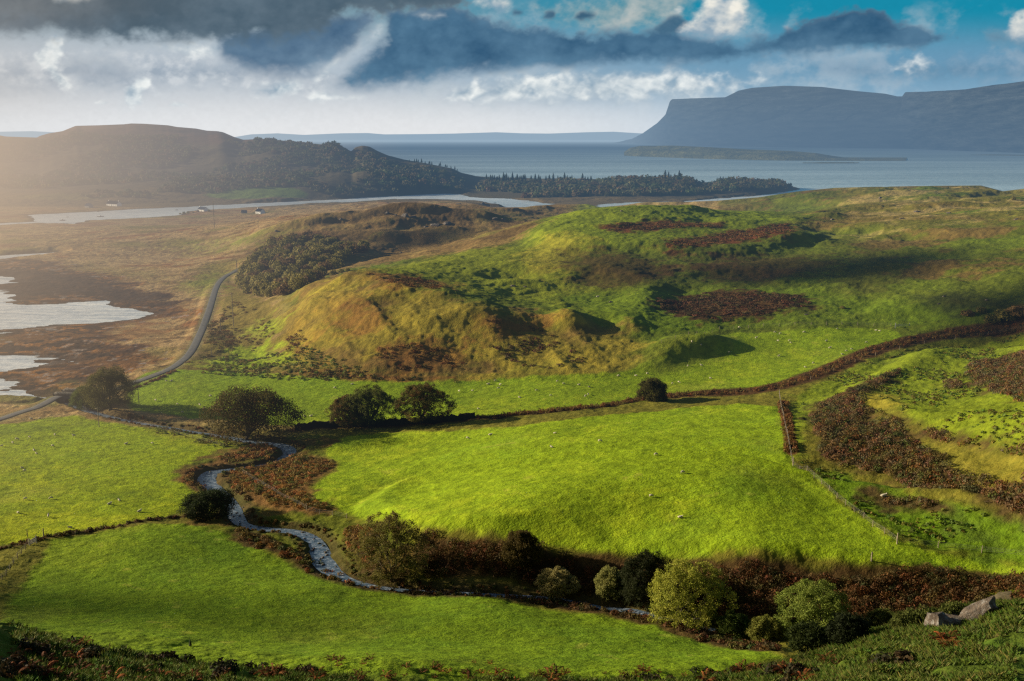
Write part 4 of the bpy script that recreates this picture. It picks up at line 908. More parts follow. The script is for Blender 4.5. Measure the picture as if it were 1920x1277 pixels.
class Blob:
    """leafy mound made of cards, used for far shrubs"""
    def __init__(s, seed, r, h, n, leaf, cols, spiky=0):
        R = np.random.default_rng(seed); d = rvec(n, R); d[:, 2] = np.abs(d[:, 2]); q = .72 + .28 * R.random(n); q *= 1 + .22 * np.sin(d[:, 0] * 4 + seed) * np.cos(d[:, 1] * 5)
        P = d * np.array([r, r, h]) * q[:, None]; Nn = d + rvec(n, R) * .7; Nn /= np.linalg.norm(Nn, axis=1, keepdims=True); T = np.cross(Nn, rvec(n, R)); T /= np.linalg.norm(T, axis=1, keepdims=True) + 1e-9
        if spiky: T = T + [0, 0, spiky]; T /= np.linalg.norm(T, axis=1, keepdims=True)
        sz = leaf * (.6 + .8 * R.random(n)); s.V, s.F = quads(P, Nn, T, sz * .6, sz * .42)
        t = R.random((n, 1)); s.C = np.repeat((np.array(cols[0]) * (1 - t) + np.array(cols[1]) * t), 4, 0)
def scatter(name, tmpl, X, Y, R, s0=.7, s1=1.3, mat=None, tint=.3, sink=.05, hue=None, kind='stuff', zz=None):
    X = np.asarray(X); Y = np.asarray(Y); n = len(X); Z = ground_z(X, Y) - sink if zz is None else zz
    VV_, FF, CC = [], [], []; off = 0; ti = R.integers(0, len(tmpl), n)
    th = R.random(n) * 2 * math.pi; sc = R.uniform(s0, s1, n); tn = 1 + tint * (R.random((n, 1, 3)) * np.array([1, .6, .5]) * 2 - np.array([1, .6, .5])) * 1.0
    for k, t in enumerate(tmpl):
        m = ti == k; c = int(m.sum())
        if not c: continue
        ct, st = np.cos(th[m])[:, None], np.sin(th[m])[:, None]; v = t.V[None]; s_ = sc[m][:, None]
        vx = (v[..., 0] * ct - v[..., 1] * st) * s_ + X[m][:, None]; vy = (v[..., 0] * st + v[..., 1] * ct) * s_ + Y[m][:, None]; vz = v[..., 2] * s_ + Z[m][:, None]
        VV_.append(np.stack([vx, vy, vz], -1).reshape(-1, 3)); FF.append((t.F[None] + (np.arange(c) * len(t.V))[:, None, None] + off).reshape(-1, 4)); off += c * len(t.V)
        CC.append((t.C[None] * tn[m] * (.8 + .4 * R.random((c, 1, 1)))).reshape(-1, 3))
    o = mesh_np(name, np.concatenate(VV_), np.concatenate(FF), mat or M_FERN, cols={'Col': np.clip(np.concatenate(CC), .002, .8)})
    if kind: tag(o, kind=kind)
    return o
R_ = np.random.default_rng(77)
scr = [Blob(300 + i, 3.6, 4.6 - .5 * i, 520, .75, c) for i, c in enumerate([[(.12,.11,.028),(.27,.22,.055)], [(.16,.14,.035),(.32,.26,.065)], [(.14,.09,.035),(.26,.16,.06)]])]
sx, sy = pts_in(sl_area, 7.2, R_); szz = ground_z(sx, sy)
protos = []
for i, b in enumerate(scr):
    ob = mesh_np('crown', b.V + [0, 0, .8], b.F, M_LEAF, cols={'Col': b.C}); tv, tf = merge([tube([(0,0,-.8),(.1,0,1.2),(0,.1,2.6)], [.28,.2,.1], 6), tube([(.05,0,1.0),(1.2,.3,2.4)], [.12,.05], 5), tube([(0,0,1.0),(-1.1,-.5,2.6)], [.12,.05], 5)])
    protos.append((ob.data, mesh_np('trunk', tv, tf, M_BARK).data)); 
for o in [o for o in COL.objects if o.name.split('.')[0] in ('crown', 'trunk') and o.parent is None]: bpy.data.objects.remove(o)
def small_tree(name, x, y, z, i, sc, lab, group, cat='tree', sq=1.0):
    r = empty(name, (x, y, z), R_.random() * 6.28); r.scale = (sc, sc, sc * sq); tag(r, lab, cat, group)
    for nm, me in zip(('crown', 'trunk'), protos[i]): o = bpy.data.objects.new(nm, me); COL.objects.link(o); o.parent = r
    return r
for x, y, z in zip(sx, sy, szz): small_tree('scrub_tree', x, y, z - .3, int(R_.integers(0, 3)), R_.uniform(.75, 1.35), 'small rounded scrub tree in the thicket on the dark slope right of the road', 'scrub trees on the slope above the road')
for px_, py_, sc in [(625,512,.6),(640,508,.45),(652,505,.4),(1900,372,.5),(1912,350,.5)]:
    g = ground(px_, py_ + 3); small_tree('scrub_tree', g[0], g[1], g[2] - .2, 1, sc, 'low round bush on the skyline of the brown hill above the thicket' if px_ < 700 else 'small dark bush on the far right ridge by the sea', 'bushes on the brown hill crest' if px_ < 700 else 'bushes on the right ridge', 'bush')
for px_, py_, sc, i in [(1885,600,1.1,0),(1860,604,.8,0),(1910,592,1.2,2),(1840,586,.6,0),(1815,592,.7,2),(1580,578,.3,0)]:
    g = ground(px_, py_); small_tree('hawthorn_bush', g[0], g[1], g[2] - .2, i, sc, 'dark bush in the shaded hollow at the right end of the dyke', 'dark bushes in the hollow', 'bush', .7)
log('scrub', len(sx))
# conifers on the far skylines
def conifer(seed, h=11.0, r=2.3):
    R = np.random.default_rng(seed); V = []; F_ = []
    for t in range(9):
        z = h * (.12 + .88 * t / 9); rr = r * (1 - t / 9.3) ** .85; m = 9
        for j in range(m):
            a = 2 * math.pi * (j + R.random() * .6) / m; q = rr * (.75 + .45 * R.random()); w = .34
            b = len(V); V += [(0, 0, z + h * .13), (q * .6 * math.cos(a - w), q * .6 * math.sin(a - w), z + .1), (q * math.cos(a), q * math.sin(a), z - .35), (q * .6 * math.cos(a + w), q * .6 * math.sin(a + w), z + .1)]; F_.append((b, b + 1, b + 2, b + 3))
    V = np.array(V); C_ = np.repeat(np.array([[.022, .034, .014]]) * (.7 + .7 * R.random((len(F_), 1))), 4, 0); return V, np.array(F_), C_
cm = []
for i in range(3):
    v, f, c = conifer(500 + i, 11 + i, 2.4 - .2 * i); tv, tf = tube([(0, 0, -.8), (0, 0, 9)], [.22, .08], 5)
    a = mesh_np('crown', v, f, M_LEAF, cols={'Col': c}); b = mesh_np('trunk', tv, tf, M_BARK); cm.append((a.data, b.data)); bpy.data.objects.remove(a); bpy.data.objects.remove(b)
CONI = []
for px_ in list(range(914, 986, 3)) + [996, 1002, 1008] + [1014, 1022, 1030] + [1038, 1047] + [1058, 1064, 1070] + [1092, 1098, 1103, 1108] + [1244, 1250, 1257, 1262, 1270]: CONI.append((px_ + R_.uniform(-2, 2), 'peninsula', R_.uniform(.9, 1.55)))
for px_ in list(range(768, 862, 6)): CONI.append((px_ + R_.uniform(-6, 6), 'hill', R_.uniform(.45, .8)))
for px_ in (1342, 1348, 1353): CONI.append((px_, 'cape', 1.0))
for px_, wh, sc in CONI:
    u, k = ray(px_, 400); Ys = np.linspace(1560 if wh != 'hill' else 1650, 1720 if wh != 'hill' else 1880, 60); zs = ground_z(u * Ys, Ys); pp = project(u * Ys, Ys, zs)[1]; i = int(np.argmin(pp)) ; i = max(0, i - int(R_.integers(0, 8)))
    r = empty('conifer_tree', (float(u * Ys[i]), float(Ys[i]), float(zs[i])), R_.random() * 6.28); r.scale = (sc * 1.7,) * 2 + (sc * .92,)
    tag(r, {'peninsula': 'dark spiky conifer in the plantation on the wooded peninsula', 'hill': 'dark conifer on the descending skyline of the hazy hill', 'cape': 'small dark conifer on the low cape above the far field'}[wh], 'tree', {'peninsula': 'conifers on the peninsula', 'hill': 'conifers on the hill end', 'cape': 'conifers on the cape'}[wh])
    j = int(R_.integers(0, 3))
    for nm, me in zip(('crown', 'trunk'), cm[j]): o = bpy.data.objects.new(nm, me); COL.objects.link(o); o.parent = r
# far woodland: one mass
wt = [Blob(600 + i, 6.5, 6.0, 44, 3.0, c) for i, c in enumerate([[(.075,.070,.030),(.15,.13,.05)], [(.09,.075,.035),(.17,.13,.055)], [(.06,.068,.028),(.12,.115,.045)]])]
def wood(L, sp, name='woodland', s0=.6, s1=1.2, thin=.0):
    """L in world coordinates (column, distance)"""
    P = [(((c - 960) / FPX) * Y, Y) for c, Y in L]; x, y = pts_in(P, sp, R_); z = ground_z(x, y)
    k = (z > 1.6) & (vnoise(x / 90, y / 90, 5) > thin); 
    if k.sum() > 3: scatter(name, wt, x[k], y[k], R_, s0, s1, M_LEAF, .25, .5)
wood([(-260,1500),(-260,2050),(200,2080),(480,2060),(600,2000),(690,1870),(800,1790),(870,1720),(860,1480),(650,1440),(560,1500),(400,1480),(150,1440)], 13.5, thin=.30)
wood([(160,1390),(180,1440),(560,1500),(660,1440),(840,1430),(840,1390),(640,1400),(560,1440),(460,1420),(330,1350)], 11, thin=.28, s0=.5, s1=1.0)
wood([(905,1410),(900,1690),(1100,1700),(1300,1700),(1490,1720),(1490,1600),(1400,1530),(1300,1440),(1150,1405),(1000,1400)], 9.5, thin=.05, s0=.45, s1=1.55)
wood([(165,1330),(160,1360),(340,1370),(380,1350),(370,1325),(240,1345)], 9, thin=.2, s0=.5, s1=.9)
log('woodland')
# bracken and heather
BRK = [(.115,.062,.020),(.22,.120,.036)]; BRD = [(.065,.038,.017),(.13,.072,.028)]; HTH = [(.10,.066,.032),(.19,.125,.060)]; RSHB = [(.20,.115,.032),(.32,.19,.055)]
def patch(name, P, sp, cols, r=.75, h=.85, leaf=.23, n=60, spiky=.8, thin=0.0, mixc_=None, s0=.6, s1=1.35):
    tm = [Blob(700 + i, r, h, n, leaf, cols, spiky) for i in range(3)]
    if mixc_: tm += [Blob(710, r, h, n, leaf, mixc_, spiky)]
    x, y = pts_in(P, sp, R_); e_ = sdf(x, y, P, 60); nn_ = vnoise(x / 7, y / 7, 9) * .6 + vnoise(x / 2.6, y / 2.6, 10) * .4; k = (nn_ > thin) & (e_ > (nn_ * 14 - 6) * .7); return scatter(name, tm, x[k], y[k], R_, s0, s1, M_FERN, .35)
patch('bracken', BR['gully'], .80, [(.075,.040,.016),(.16,.085,.028)], mixc_=[(.04,.035,.012),(.08,.06,.02)], thin=.05, h=1.15, n=95, leaf=.17)
patch('bracken', BR['bend'], 1.15, RSHB, r=.7, h=.6, mixc_=[(.10,.085,.02),(.17,.13,.035)], thin=.18)
patch('bracken', BR['west'], 1.1, RSHB, r=.65, h=.6, mixc_=BRK, thin=.1)
patch('bracken', BR['lowbank'], 1.2, BRK, r=.65, h=.6, mixc_=[(.08,.075,.018),(.14,.11,.03)], thin=.30)
patch('bracken', BR['eastbank'], 1.1, RSHB, r=.7, h=.7, mixc_=BRK, thin=.2)
patch('bracken', BR['lowhedge'], .95, BRD, r=.6, h=.6, mixc_=[(.05,.05,.015),(.10,.09,.022)], thin=.05)
xx_, yy_ = pts_in(HP['scarp'], 3.2, R_); scatter('gorse', [Blob(780 + i, 1.4, 1.25, 200, .24, [(.06,.05,.02),(.15,.12,.04)], .5) for i in range(2)], xx_, yy_, R_, .6, 1.2, M_FERN, .3)
for k_ in ('scarp', 'east', 'low', 'corner', 'tuft', 'edge'): patch('heather', HP[k_], 1.05, HTH, r=.8, h=.85, leaf=.22, mixc_=[(.09,.085,.022),(.17,.15,.04)], thin=.14); patch('bracken', HP[k_], 1.9, BRK, r=.7, h=.9, leaf=.2, thin=.3)
for L, c, th in [([(1225,560),(1300,548),(1420,546),(1510,556),(1520,575),(1450,592),(1340,604),(1260,592)], BRD, .1), ([(1238,452),(1330,440),(1420,425),(1485,418),(1492,436),(1400,452),(1320,464),(1250,468)], BRK, .25), ([(1132,420),(1250,412),(1360,415),(1358,428),(1240,432),(1140,434)], BRK, .35),
              ([(700,655),(760,640),(850,650),(880,690),(780,700),(710,690)], BRK, .3), ([(520,640),(560,590),(590,620),(570,680),(530,670)], BRK, .45), ([(670,515),(760,518),(850,530),(840,545),(740,540)], BRK, .4),
              ([(540,690),(700,700),(900,715),(760,724),(560,712)], [(.10,.07,.02),(.18,.12,.035)], .35), ([(380,600),(430,590),(450,640),(420,660),(375,680)], [(.10,.07,.02),(.18,.12,.035)], .35), ([(900,590),(1040,600),(1120,680),(1000,700),(880,640)], BRD, .45)]:
    patch('bracken', gpts(L), 1.7, c, r=1.0, h=.55, leaf=.34, n=40, thin=th + .12)
def along(line, width, sp, R, w1=None):
    P = np.array(line); seg = np.hypot(*np.diff(P, axis=0).T); arc = np.concatenate([[0], np.cumsum(seg)]); n = int(arc[-1] * width / sp ** 2)
    s = R.random(n) * arc[-1]; x = np.interp(s, arc, P[:, 0]); y = np.interp(s, arc, P[:, 1]); j = np.clip(np.searchsorted(arc, s) - 1, 0, len(seg) - 1)
    d = np.diff(P, axis=0)[j] / seg[j][:, None]; o = R.uniform(-.5, .5, n) * (np.interp(s, arc, np.linspace(width, w1 or width, len(arc))))
    return x - d[:, 1] * o, y + d[:, 0] * o
def hedge(name, line, width, sp, cols, r=.7, h=.9, w1=None, mixc_=None, leaf=.22):
    tm = [Blob(730 + i, r, h, 60, leaf, cols, .6) for i in range(3)] + ([Blob(740, r, h, 60, leaf, mixc_, .6)] if mixc_ else [])
    x, y = along(line, width, sp, R_, w1); return scatter(name, tm, x, y, R_, .6, 1.3, M_FERN, .3)
hedge('bracken', [p for p in hl if p[0] / p[1] > (880 - 960) / FPX], 3.5, .95, BRK, w1=8, mixc_=BRD)
hedge('heather', h2, 2.0, .9, BRD, r=.5, h=.55, mixc_=[(.05,.06,.015),(.09,.09,.02)])
hedge('heather', h3, 2.4, .9, [(.12,.06,.02),(.2,.11,.035)], r=.55, h=.7)
sp2 = list(zip(STREAM[0], STREAM[1]))
for sgn in (-1, 1):
    P = np.array(sp2); t = np.gradient(P, axis=0); t /= np.linalg.norm(t, axis=1, keepdims=True); off = P + sgn * np.stack([-t[:, 1], t[:, 0]], 1) * (STREAM[2][:, None] * .5 + 1.2)
    off = off[20:]
    hedge('bracken', [tuple(p) for p in off], 1.3, 1.15, [(.10,.06,.02),(.17,.10,.03)], r=.42, h=.42, mixc_=[(.07,.08,.018),(.12,.12,.03)], leaf=.24)
# rushes and tussocks on the rough pasture
tus = [Blob(760 + i, .5, .45, 22, .3, [(.085,.105,.018),(.17,.18,.035)], 1.2) for i in range(3)]
def tussocks(L, sp, th, t=tus, s0=.5, s1=1.3, name='rushes'):
    x, y = pts_in(gpts(L), sp, R_); k = (vnoise(x / 9, y / 9, 13) * .6 + vnoise(x / 2.5, y / 2.5, 14) * .4) > th; scatter(name, t, x[k], y[k], R_, s0, s1, M_FERN, .35)
tussocks([(1478,750),(1560,707),(1700,655),(1920,622),(2050,612),(2050,900),(1920,862),(1740,812),(1690,775),(1640,745),(1590,735),(1520,760)], 1.3, .55)
tussocks([(1490,860),(1600,890),(1700,930),(1800,950),(1920,975),(2050,1000),(2050,1065),(1900,1045),(1700,1018),(1600,960)], 1.3, .52)
patch('bracken', gpts([(300,700),(372,655),(400,600),(440,560),(520,600),(520,690)]), 2.2, [(.13,.085,.03),(.22,.15,.05)], r=.8, h=.5, leaf=.3, n=40, thin=.52)
tussocks([(240,785),(440,828),(420,842),(300,815)], 1.4, .45)
tussocks([(380,700),(420,660),(560,650),(700,705),(560,715)], 2.0, .45, s0=.8, s1=1.8)
log('bracken')
# the near slope: grass blades and rusty fern fronds
def blades(n, h, w, cols, seed, spread=.22):
    R = np.random.default_rng(seed); V = []; F_ = []; C_ = []
    for i in range(n):
        a = R.random() * 6.28; r0 = R.random() * spread * .4; r1 = r0 + spread * (.5 + R.random()); hh = h * (.6 + .7 * R.random()); b = a + 1.57
        c, s = math.cos(a), math.sin(a); wx, wy = w * math.cos(b), w * math.sin(b); q = len(V)
        V += [(c * r0 - wx, s * r0 - wy, 0), (c * r0 + wx, s * r0 + wy, 0), (c * (r0 + r1) / 2 + wx * .8, s * (r0 + r1) / 2 + wy * .8, hh * .7), (c * r1, s * r1, hh)]; F_.append((q, q + 1, q + 2, q + 3))
        t = R.random(); C_.append(np.array(cols[0]) * (1 - t) + np.array(cols[1]) * t)
    o = Blob.__new__(Blob); o.V, o.F, o.C = np.array(V), np.array(F_), np.repeat(np.array(C_), 4, 0); return o
gt = [blades(16, .34, .022, [(.055,.10,.012),(.13,.18,.026)], 800 + i) for i in range(3)] + [blades(16, .38, .02, [(.07,.09,.02),(.15,.15,.04)], 809)]
def near_pts(n, Y0, Y1, c0=-60, c1=1990):
    Y = R_.uniform(Y0, Y1, n); c = R_.uniform(c0, c1, n); return (c - 960) / FPX * Y, Y
x, y = near_pts(52000, 40, 96); x2, y2 = near_pts(26000, 38, 72, 1380, 1990); x, y = np.concatenate([x, x2]), np.concatenate([y, y2]); k = (vnoise(x / 3, y / 3, 33) + .35 * R_.random(len(x))) > .48; scatter('grass', gt, x[k], y[k], R_, .45, 1.15, M_FERN, .25, .02)
def fern(seed, cols):
    R = np.random.default_rng(seed); V = []; F_ = []; C_ = []
    for f in range(9):
        a = f * 2.4 + R.random() * .5; L_ = .75 + .5 * R.random(); c, s = math.cos(a), math.sin(a); col = np.array(cols[0]) * (1 - .6 * R.random()) + np.array(cols[1]) * R.random() * .7
        for k in range(11):
            t = .2 + .8 * k / 10; r = L_ * t * .8; z = L_ * (1.5 * t - 1.05 * t * t) * 1.05 + .05; ww_ = .26 * (1 - t) ** .8 * L_ + .03
            for sg in (-1, 1):
                q = len(V); dx, dy = -s * sg, c * sg
                V += [(c * r, s * r, z), (c * (r - .03) + dx * ww_ * .5, s * (r - .03) + dy * ww_ * .5, z - .01), (c * (r + .04) + dx * ww_, s * (r + .04) + dy * ww_, z - .07), (c * (r + .055) + dx * ww_ * .45, s * (r + .055) + dy * ww_ * .45, z + .01)]; F_.append((q, q + 1, q + 2, q + 3)); C_.append(col * (.7 + .6 * R.random()))
    o = Blob.__new__(Blob); o.V, o.F, o.C = np.array(V), np.array(F_), np.repeat(np.array(C_), 4, 0); return o
ft = [fern(820 + i, [(.14,.045,.016),(.26,.10,.03)]) for i in range(4)] + [fern(829, [(.09,.035,.014),(.17,.07,.022)])]
fx, fy = [], []
for cx_, cy_, rx_, n_ in [(215,1183,70,26),(275,1190,40,14),(355,1216,34,12),(150,1205,50,8),(645,1240,30,8),(690,1238,22,5),(800,1248,40,10),(900,1236,45,16),(905,1262,90,26),(1030,1245,30,12),(1050,1262,50,16),(960,1266,60,16),(1180,1262,50,14),(1230,1256,40,14),(1330,1262,60,16),(1290,1245,30,6),(1380,1262,40,12),
                          (60,1250,60,16),(140,1262,60,14),(350,1268,80,16),(560,1262,60,14),(740,1268,60,16),(100,1235,50,8),(1470,1262,60,18),(1770,1195,16,7),(1795,1205,14,5),(1560,1240,60,8),(240,1262,60,10),(640,1268,60,12)]:
    for _ in range(int(n_ * .34) + 1):
        g = ground(cx_ + R_.normal() * rx_ * .6, cy_ + abs(R_.normal()) * 8)
        if g is not None and g[1] < 110: fx.append(g[0]); fy.append(g[1])
scatter('dry_ferns', ft, np.array(fx), np.array(fy), R_, .45, 1.05, M_FERN, .3)
hx, hy = [], []
for cx_, cy_, rx_, n_ in [(1350,1262,45,26),(1480,1266,50,30),(580,1262,30,14),(80,1222,60,12),(160,1226,60,12),(300,1244,60,12),(440,1258,60,12),(1690,1245,40,10),(1560,1205,40,18),(1480,1222,30,16),(10,1262,40,14),(1230,1274,60,8)]:
    for _ in range(n_):
        g = ground(cx_ + R_.normal() * rx_ * .5, cy_ + R_.normal() * 5)
        if g is not None and g[1] < 110: hx.append(g[0]); hy.append(g[1])
ht = [Blob(850 + i, .55, .5, 150, .16, [(.016,.018,.008),(.05,.035,.014)], .4) for i in range(3)]
scatter('heather', ht, np.array(hx), np.array(hy), R_, .5, 1.5, M_FERN, .3)
log('near slope')
# ---------------------------------------------------------------- sheep
def plain(name, col, rough=.9, var=.25, sc=4, spec=.1, haze=True):
    m_ = Mt(name, col, rough, spec, haze=haze); m_.base(m_.ramp(m_.noise(sc, 4), [(.3, tuple(c * (1 - var) for c in col)), (.7, tuple(min(1, c * (1 + var)) for c in col))])); return m_
_f = plain('fleece', (.50, .45, .34), 1, .12, 9); _f.bump(_f.noise(16, 3), .8, .04); M_FLEECE = _f.m
M_FACE = plain('sheep_face', (.50, .44, .36), .8).m; M_BLKF = plain('sheep_face_dark', (.04, .035, .03), .8).m
def lathe_body(rings, k=10):
    """closed body from elliptical rings (x, z, half width, half height)"""
    V = []; n = len(rings)
    for x, z, w, h in rings:
        for j in range(k): t = 2 * math.pi * j / k; V.append((x, w * math.cos(t), z + h * math.sin(t)))
    F_ = [(i * k + j, i * k + (j + 1) % k, (i + 1) * k + (j + 1) % k, (i + 1) * k + j) for i in range(n - 1) for j in range(k)]
    return V, F_
def sheep_mesh(pose, dark=False):
    """one skinned surface: trunk, neck, head with ears, four jointed legs"""
    me = bpy.data.meshes.new('sheep_skeleton'); bm = bmesh.new(); lay = bm.verts.layers.skin.verify()
    def v(p, r): q = bm.verts.new(p); q[lay].radius = (r, r * 1.06); return q
    lie = pose == 'lie'; h = .30 if lie else .62
    pel = v((-.38, 0, h), .20); pel[lay].use_root = True; mid_ = v((0, 0, h - .01), .27); ch = v((.34, 0, h + .01), .225)
    bm.edges.new((pel, mid_)); bm.edges.new((mid_, ch))
    if pose == 'graze': nk = v((.52, 0, .46), .115); hd = v((.64, 0, .24), .085); nose = v((.70, 0, .10), .05)
    else: nk = v((.52, 0, h + .17), .11); hd = v((.63, 0, h + .33), .085); nose = v((.80, .02, h + .27), .05)
    bm.edges.new((ch, nk)); bm.edges.new((nk, hd)); bm.edges.new((hd, nose))
    for s in (-1, 1): e = v((hd.co.x - .02, s * .14, hd.co.z + .05), .022); bm.edges.new((hd, e))
    tl = v((-.60, 0, h - .06), .05); bm.edges.new((pel, tl))
    for s in (-1, 1):
        if lie: a = v((.42, s * .16, .14), .06); b = v((.60, s * .14, .06), .035); c = v((-.30, s * .20, .14), .08); d = v((-.12, s * .24, .05), .04); bm.edges.new((ch, a)); bm.edges.new((a, b)); bm.edges.new((pel, c)); bm.edges.new((c, d))
        else:
            o1 = .05 * s
            a = v((.34 + o1, s * .12, .40), .075); b = v((.35 + o1, s * .12, .20), .038); c = v((.36 + o1, s * .12, .02), .034)
            d = v((-.36 - o1, s * .13, .40), .095); e = v((-.44 - o1, s * .13, .22), .042); f = v((-.40 - o1, s * .13, .02), .034)
            for p, q in ((ch, a), (a, b), (b, c), (pel, d), (d, e), (e, f)): bm.edges.new((p, q))
    bm.to_mesh(me); bm.free(); o = bpy.data.objects.new('tmp', me); COL.objects.link(o); o.modifiers.new('s', 'SKIN').use_smooth_shade = True; sb = o.modifiers.new('u', 'SUBSURF'); sb.levels = 1
    dg = bpy.context.evaluated_depsgraph_get(); m2 = bpy.data.meshes.new_from_object(o.evaluated_get(dg)); bpy.data.objects.remove(o)
    m2.materials.clear(); m2.materials.append(M_FLEECE); m2.materials.append(M_BLKF if dark else M_FACE)
    hx = .57 if pose != 'graze' else .585
    for p in m2.polygons:
        c = p.center; p.use_smooth = True
        if (c.x > hx) or (not lie and c.z < .30 and c.x < .5): p.material_index = 1
    m2.name = 'sheep'; return m2
SM = [sheep_mesh('graze'), sheep_mesh('stand'), sheep_mesh('lie'), sheep_mesh('graze', True)]
R2 = np.random.default_rng(5)
FL = dict(
 left=[(59,786),(74,785),(3,838),(24,832),(32,825),(64,845),(69,851),(99,838),(103,817),(139,819),(42,878),(46,884),(48,937),(96,936),(34,962),(91,970),(205,946),(224,939),(261,960),(236,833),(286,833),(56,821),(132,990)],
 west=[(312,716),(321,715),(292,752),(333,759),(375,761),(382,767),(342,774),(395,744),(583,781),(572,781),(628,729),(660,721)],
 mid=[(861,735),(886,734),(897,768),(915,721),(929,715),(935,729),(938,723),(975,746),(1006,733),(1033,743),(1057,721),(1085,722),(1098,744),(1103,741),(1045,716),(1160,706),(1192,705),(1214,702),(1261,720),(1273,718),(1333,710),(1105,726)],
 upper=[(1290,687),(1316,687),(1367,662),(1315,648),(1297,642),(1418,635),(1453,624),(1463,627),(1459,640),(1483,644),(1480,640),(1460,669),(1508,624),(1549,640),(1556,654),(1597,656),(1587,659),(1580,665),(1625,643),(1642,620),(1649,621),(1525,682),(1510,690),(1386,615),(1570,618)],
 centre=[(1040,813),(1035,839),(1125,829),(1230,854),(1280,888),(1221,932),(1275,971),(877,823),(919,816)])
LB = dict(left='small white sheep grazing in the bright left field beyond the lowest hedge line', west='small white sheep on the strip field between the road and the row of trees', mid='small white sheep on the strip field below the brown hill', upper='small white sheep on the upper green field around the grassy knoll',
          centre='')
CL = ['white sheep near the top edge of the large central field', 'white sheep just below its neighbour near the top of the large central field', 'lone white sheep in the upper middle of the large central field', 'plump white sheep in the centre of the large central field', 'white sheep farthest right in the large central field',
      'white sheep standing in the middle of the large central field, left of the fence corner', 'lowest white sheep in the large central field, nearest the bracken bank', 'white sheep in the shade left of its neighbour below the dark dyke', 'white sheep in the shade below the dark dyke, nearer the open grass']
for k_, L in FL.items():
    for i, (a, b) in enumerate(L):
        g = ground(a, b)
        if g is None: continue
        o = bpy.data.objects.new('sheep', SM[int(R2.choice([0, 0, 0, 1, 2, 2, 3]))]); COL.objects.link(o); o.location = (g[0], g[1], float(ground_z(g[0], g[1])) + .02)
        sc = R2.uniform(.66, .86); o.scale = (sc,) * 3; o.rotation_euler = (0, 0, R2.choice([0, 3.14]) + R2.normal() * .6)
        tag(o, CL[i] if k_ == 'centre' else LB[k_], 'sheep', None if k_ == 'centre' else 'sheep in the %s field' % k_)
for (a, b), lb in [((1656,931),'white sheep resting among the heather below the right hand scarp'),((1120,557),'pale sheep on the bench of the brown hill')]:
    g = ground(a, b); o = bpy.data.objects.new('sheep', SM[2]); COL.objects.link(o); o.location = g; tag(o, lb, 'sheep')
# ---------------------------------------------------------------- fences
M_WOOD = plain('weathered_wood', (.24, .20, .15), .9, .35, 5).m; M_WIRE = plain('fence_wire', (.22, .21, .20), .5, .1, 3).m
def box(x0, x1, y0, y1, z0, z1, b=0.0):
    V = [(x, y, z) for z in (z0, z1) for y in (y0, y1) for x in (x0, x1)]
    return np.array(V, float), np.array([(0, 2, 3, 1), (4, 5, 7, 6), (0, 1, 5, 4), (2, 6, 7, 3), (0, 4, 6, 2), (1, 3, 7, 5)])
pv, pf = merge([tube([(0, 0, -.35), (0, 0, .6), (.01, 0, 1.15)], [.055, .052, .048], 6), tube([(.01, 0, 1.15), (.01, 0, 1.18)], [.048, .003], 6)]); _p = mesh_np('post', pv, pf, M_WOOD); POST = _p.data; bpy.data.objects.remove(_p)
def fence(L, lab, gap=3.6, sc=1.0, group=None):
    P = np.array(gpts(L)); sg = np.hypot(*np.diff(P, axis=0).T); arc = np.concatenate([[0], np.cumsum(sg)]); n = max(2, int(arc[-1] / gap)); n = min(n, 95)
    s = np.linspace(0, arc[-1], n); x = np.interp(s, arc, P[:, 0]); y = np.interp(s, arc, P[:, 1]); z = ground_z(x, y)
    r = empty('wire_fence', (x[0], y[0], z[0])); tag(r, lab, 'fence', group)
    for a, b, c in zip(x, y, z):
        o = bpy.data.objects.new('post', POST); COL.objects.link(o); o.parent = r; o.location = (a - x[0], b - y[0], c - z[0]); o.rotation_euler = (R2.normal() * .05, R2.normal() * .05, R2.random() * 6); o.scale = (sc * 1.3, sc * 1.3, sc * R2.uniform(.9, 1.12))
    parts = []
    for h in (.35, .62, .88, 1.05): parts.append(tube([(a - x[0], b - y[0], c - z[0] + h * sc) for a, b, c in zip(x, y, z)], [.010] * n, 3))
    v, f = merge(parts); mesh_np('wire', v, f, M_WIRE, r)
fence([(1461,738),(1470,790),(1482,850),(1487,874)], 'post and wire fence running down beside the brown strip at the central field edge', 3.0)
fence([(1487,874),(1530,900),(1565,930),(1600,958),(1640,990),(1682,1018)], 'fence slanting down the right side of the central field to the corner post', 3.0)
fence([(1682,1018),(1760,1027),(1840,1036),(1925,1045)], 'low fence running right from the corner post above the bracken bank', 4.5)
fence([(1240,643),(1290,628),(1350,617),(1430,612),(1520,610),(1600,610),(1670,611)], 'long thin fence along the top edge of the upper green field', 5.0)
fence([(1520,712),(1580,690),(1650,664),(1740,643),(1840,627),(1925,615)], 'post and wire fence along the lower side of the reddish dyke', 9.0)
fence([(455,888),(500,915),(540,938),(578,958),(620,968),(650,972)], 'low fence crossing the bracken patch inside the stream bend', 3.2)
fence([(-15,1014),(20,1010),(52,1007)], 'short row of dark posts left of the field gate', 2.2, 1.2)
fence([(54,1022),(35,1045),(15,1072),(-20,1110)], 'wire fence running down the left edge of the lowest field from the gate', 2.6)
fence([(243,790),(300,806),(360,822),(420,838)], 'line of thin posts along the stream side of the left field', 6.0)
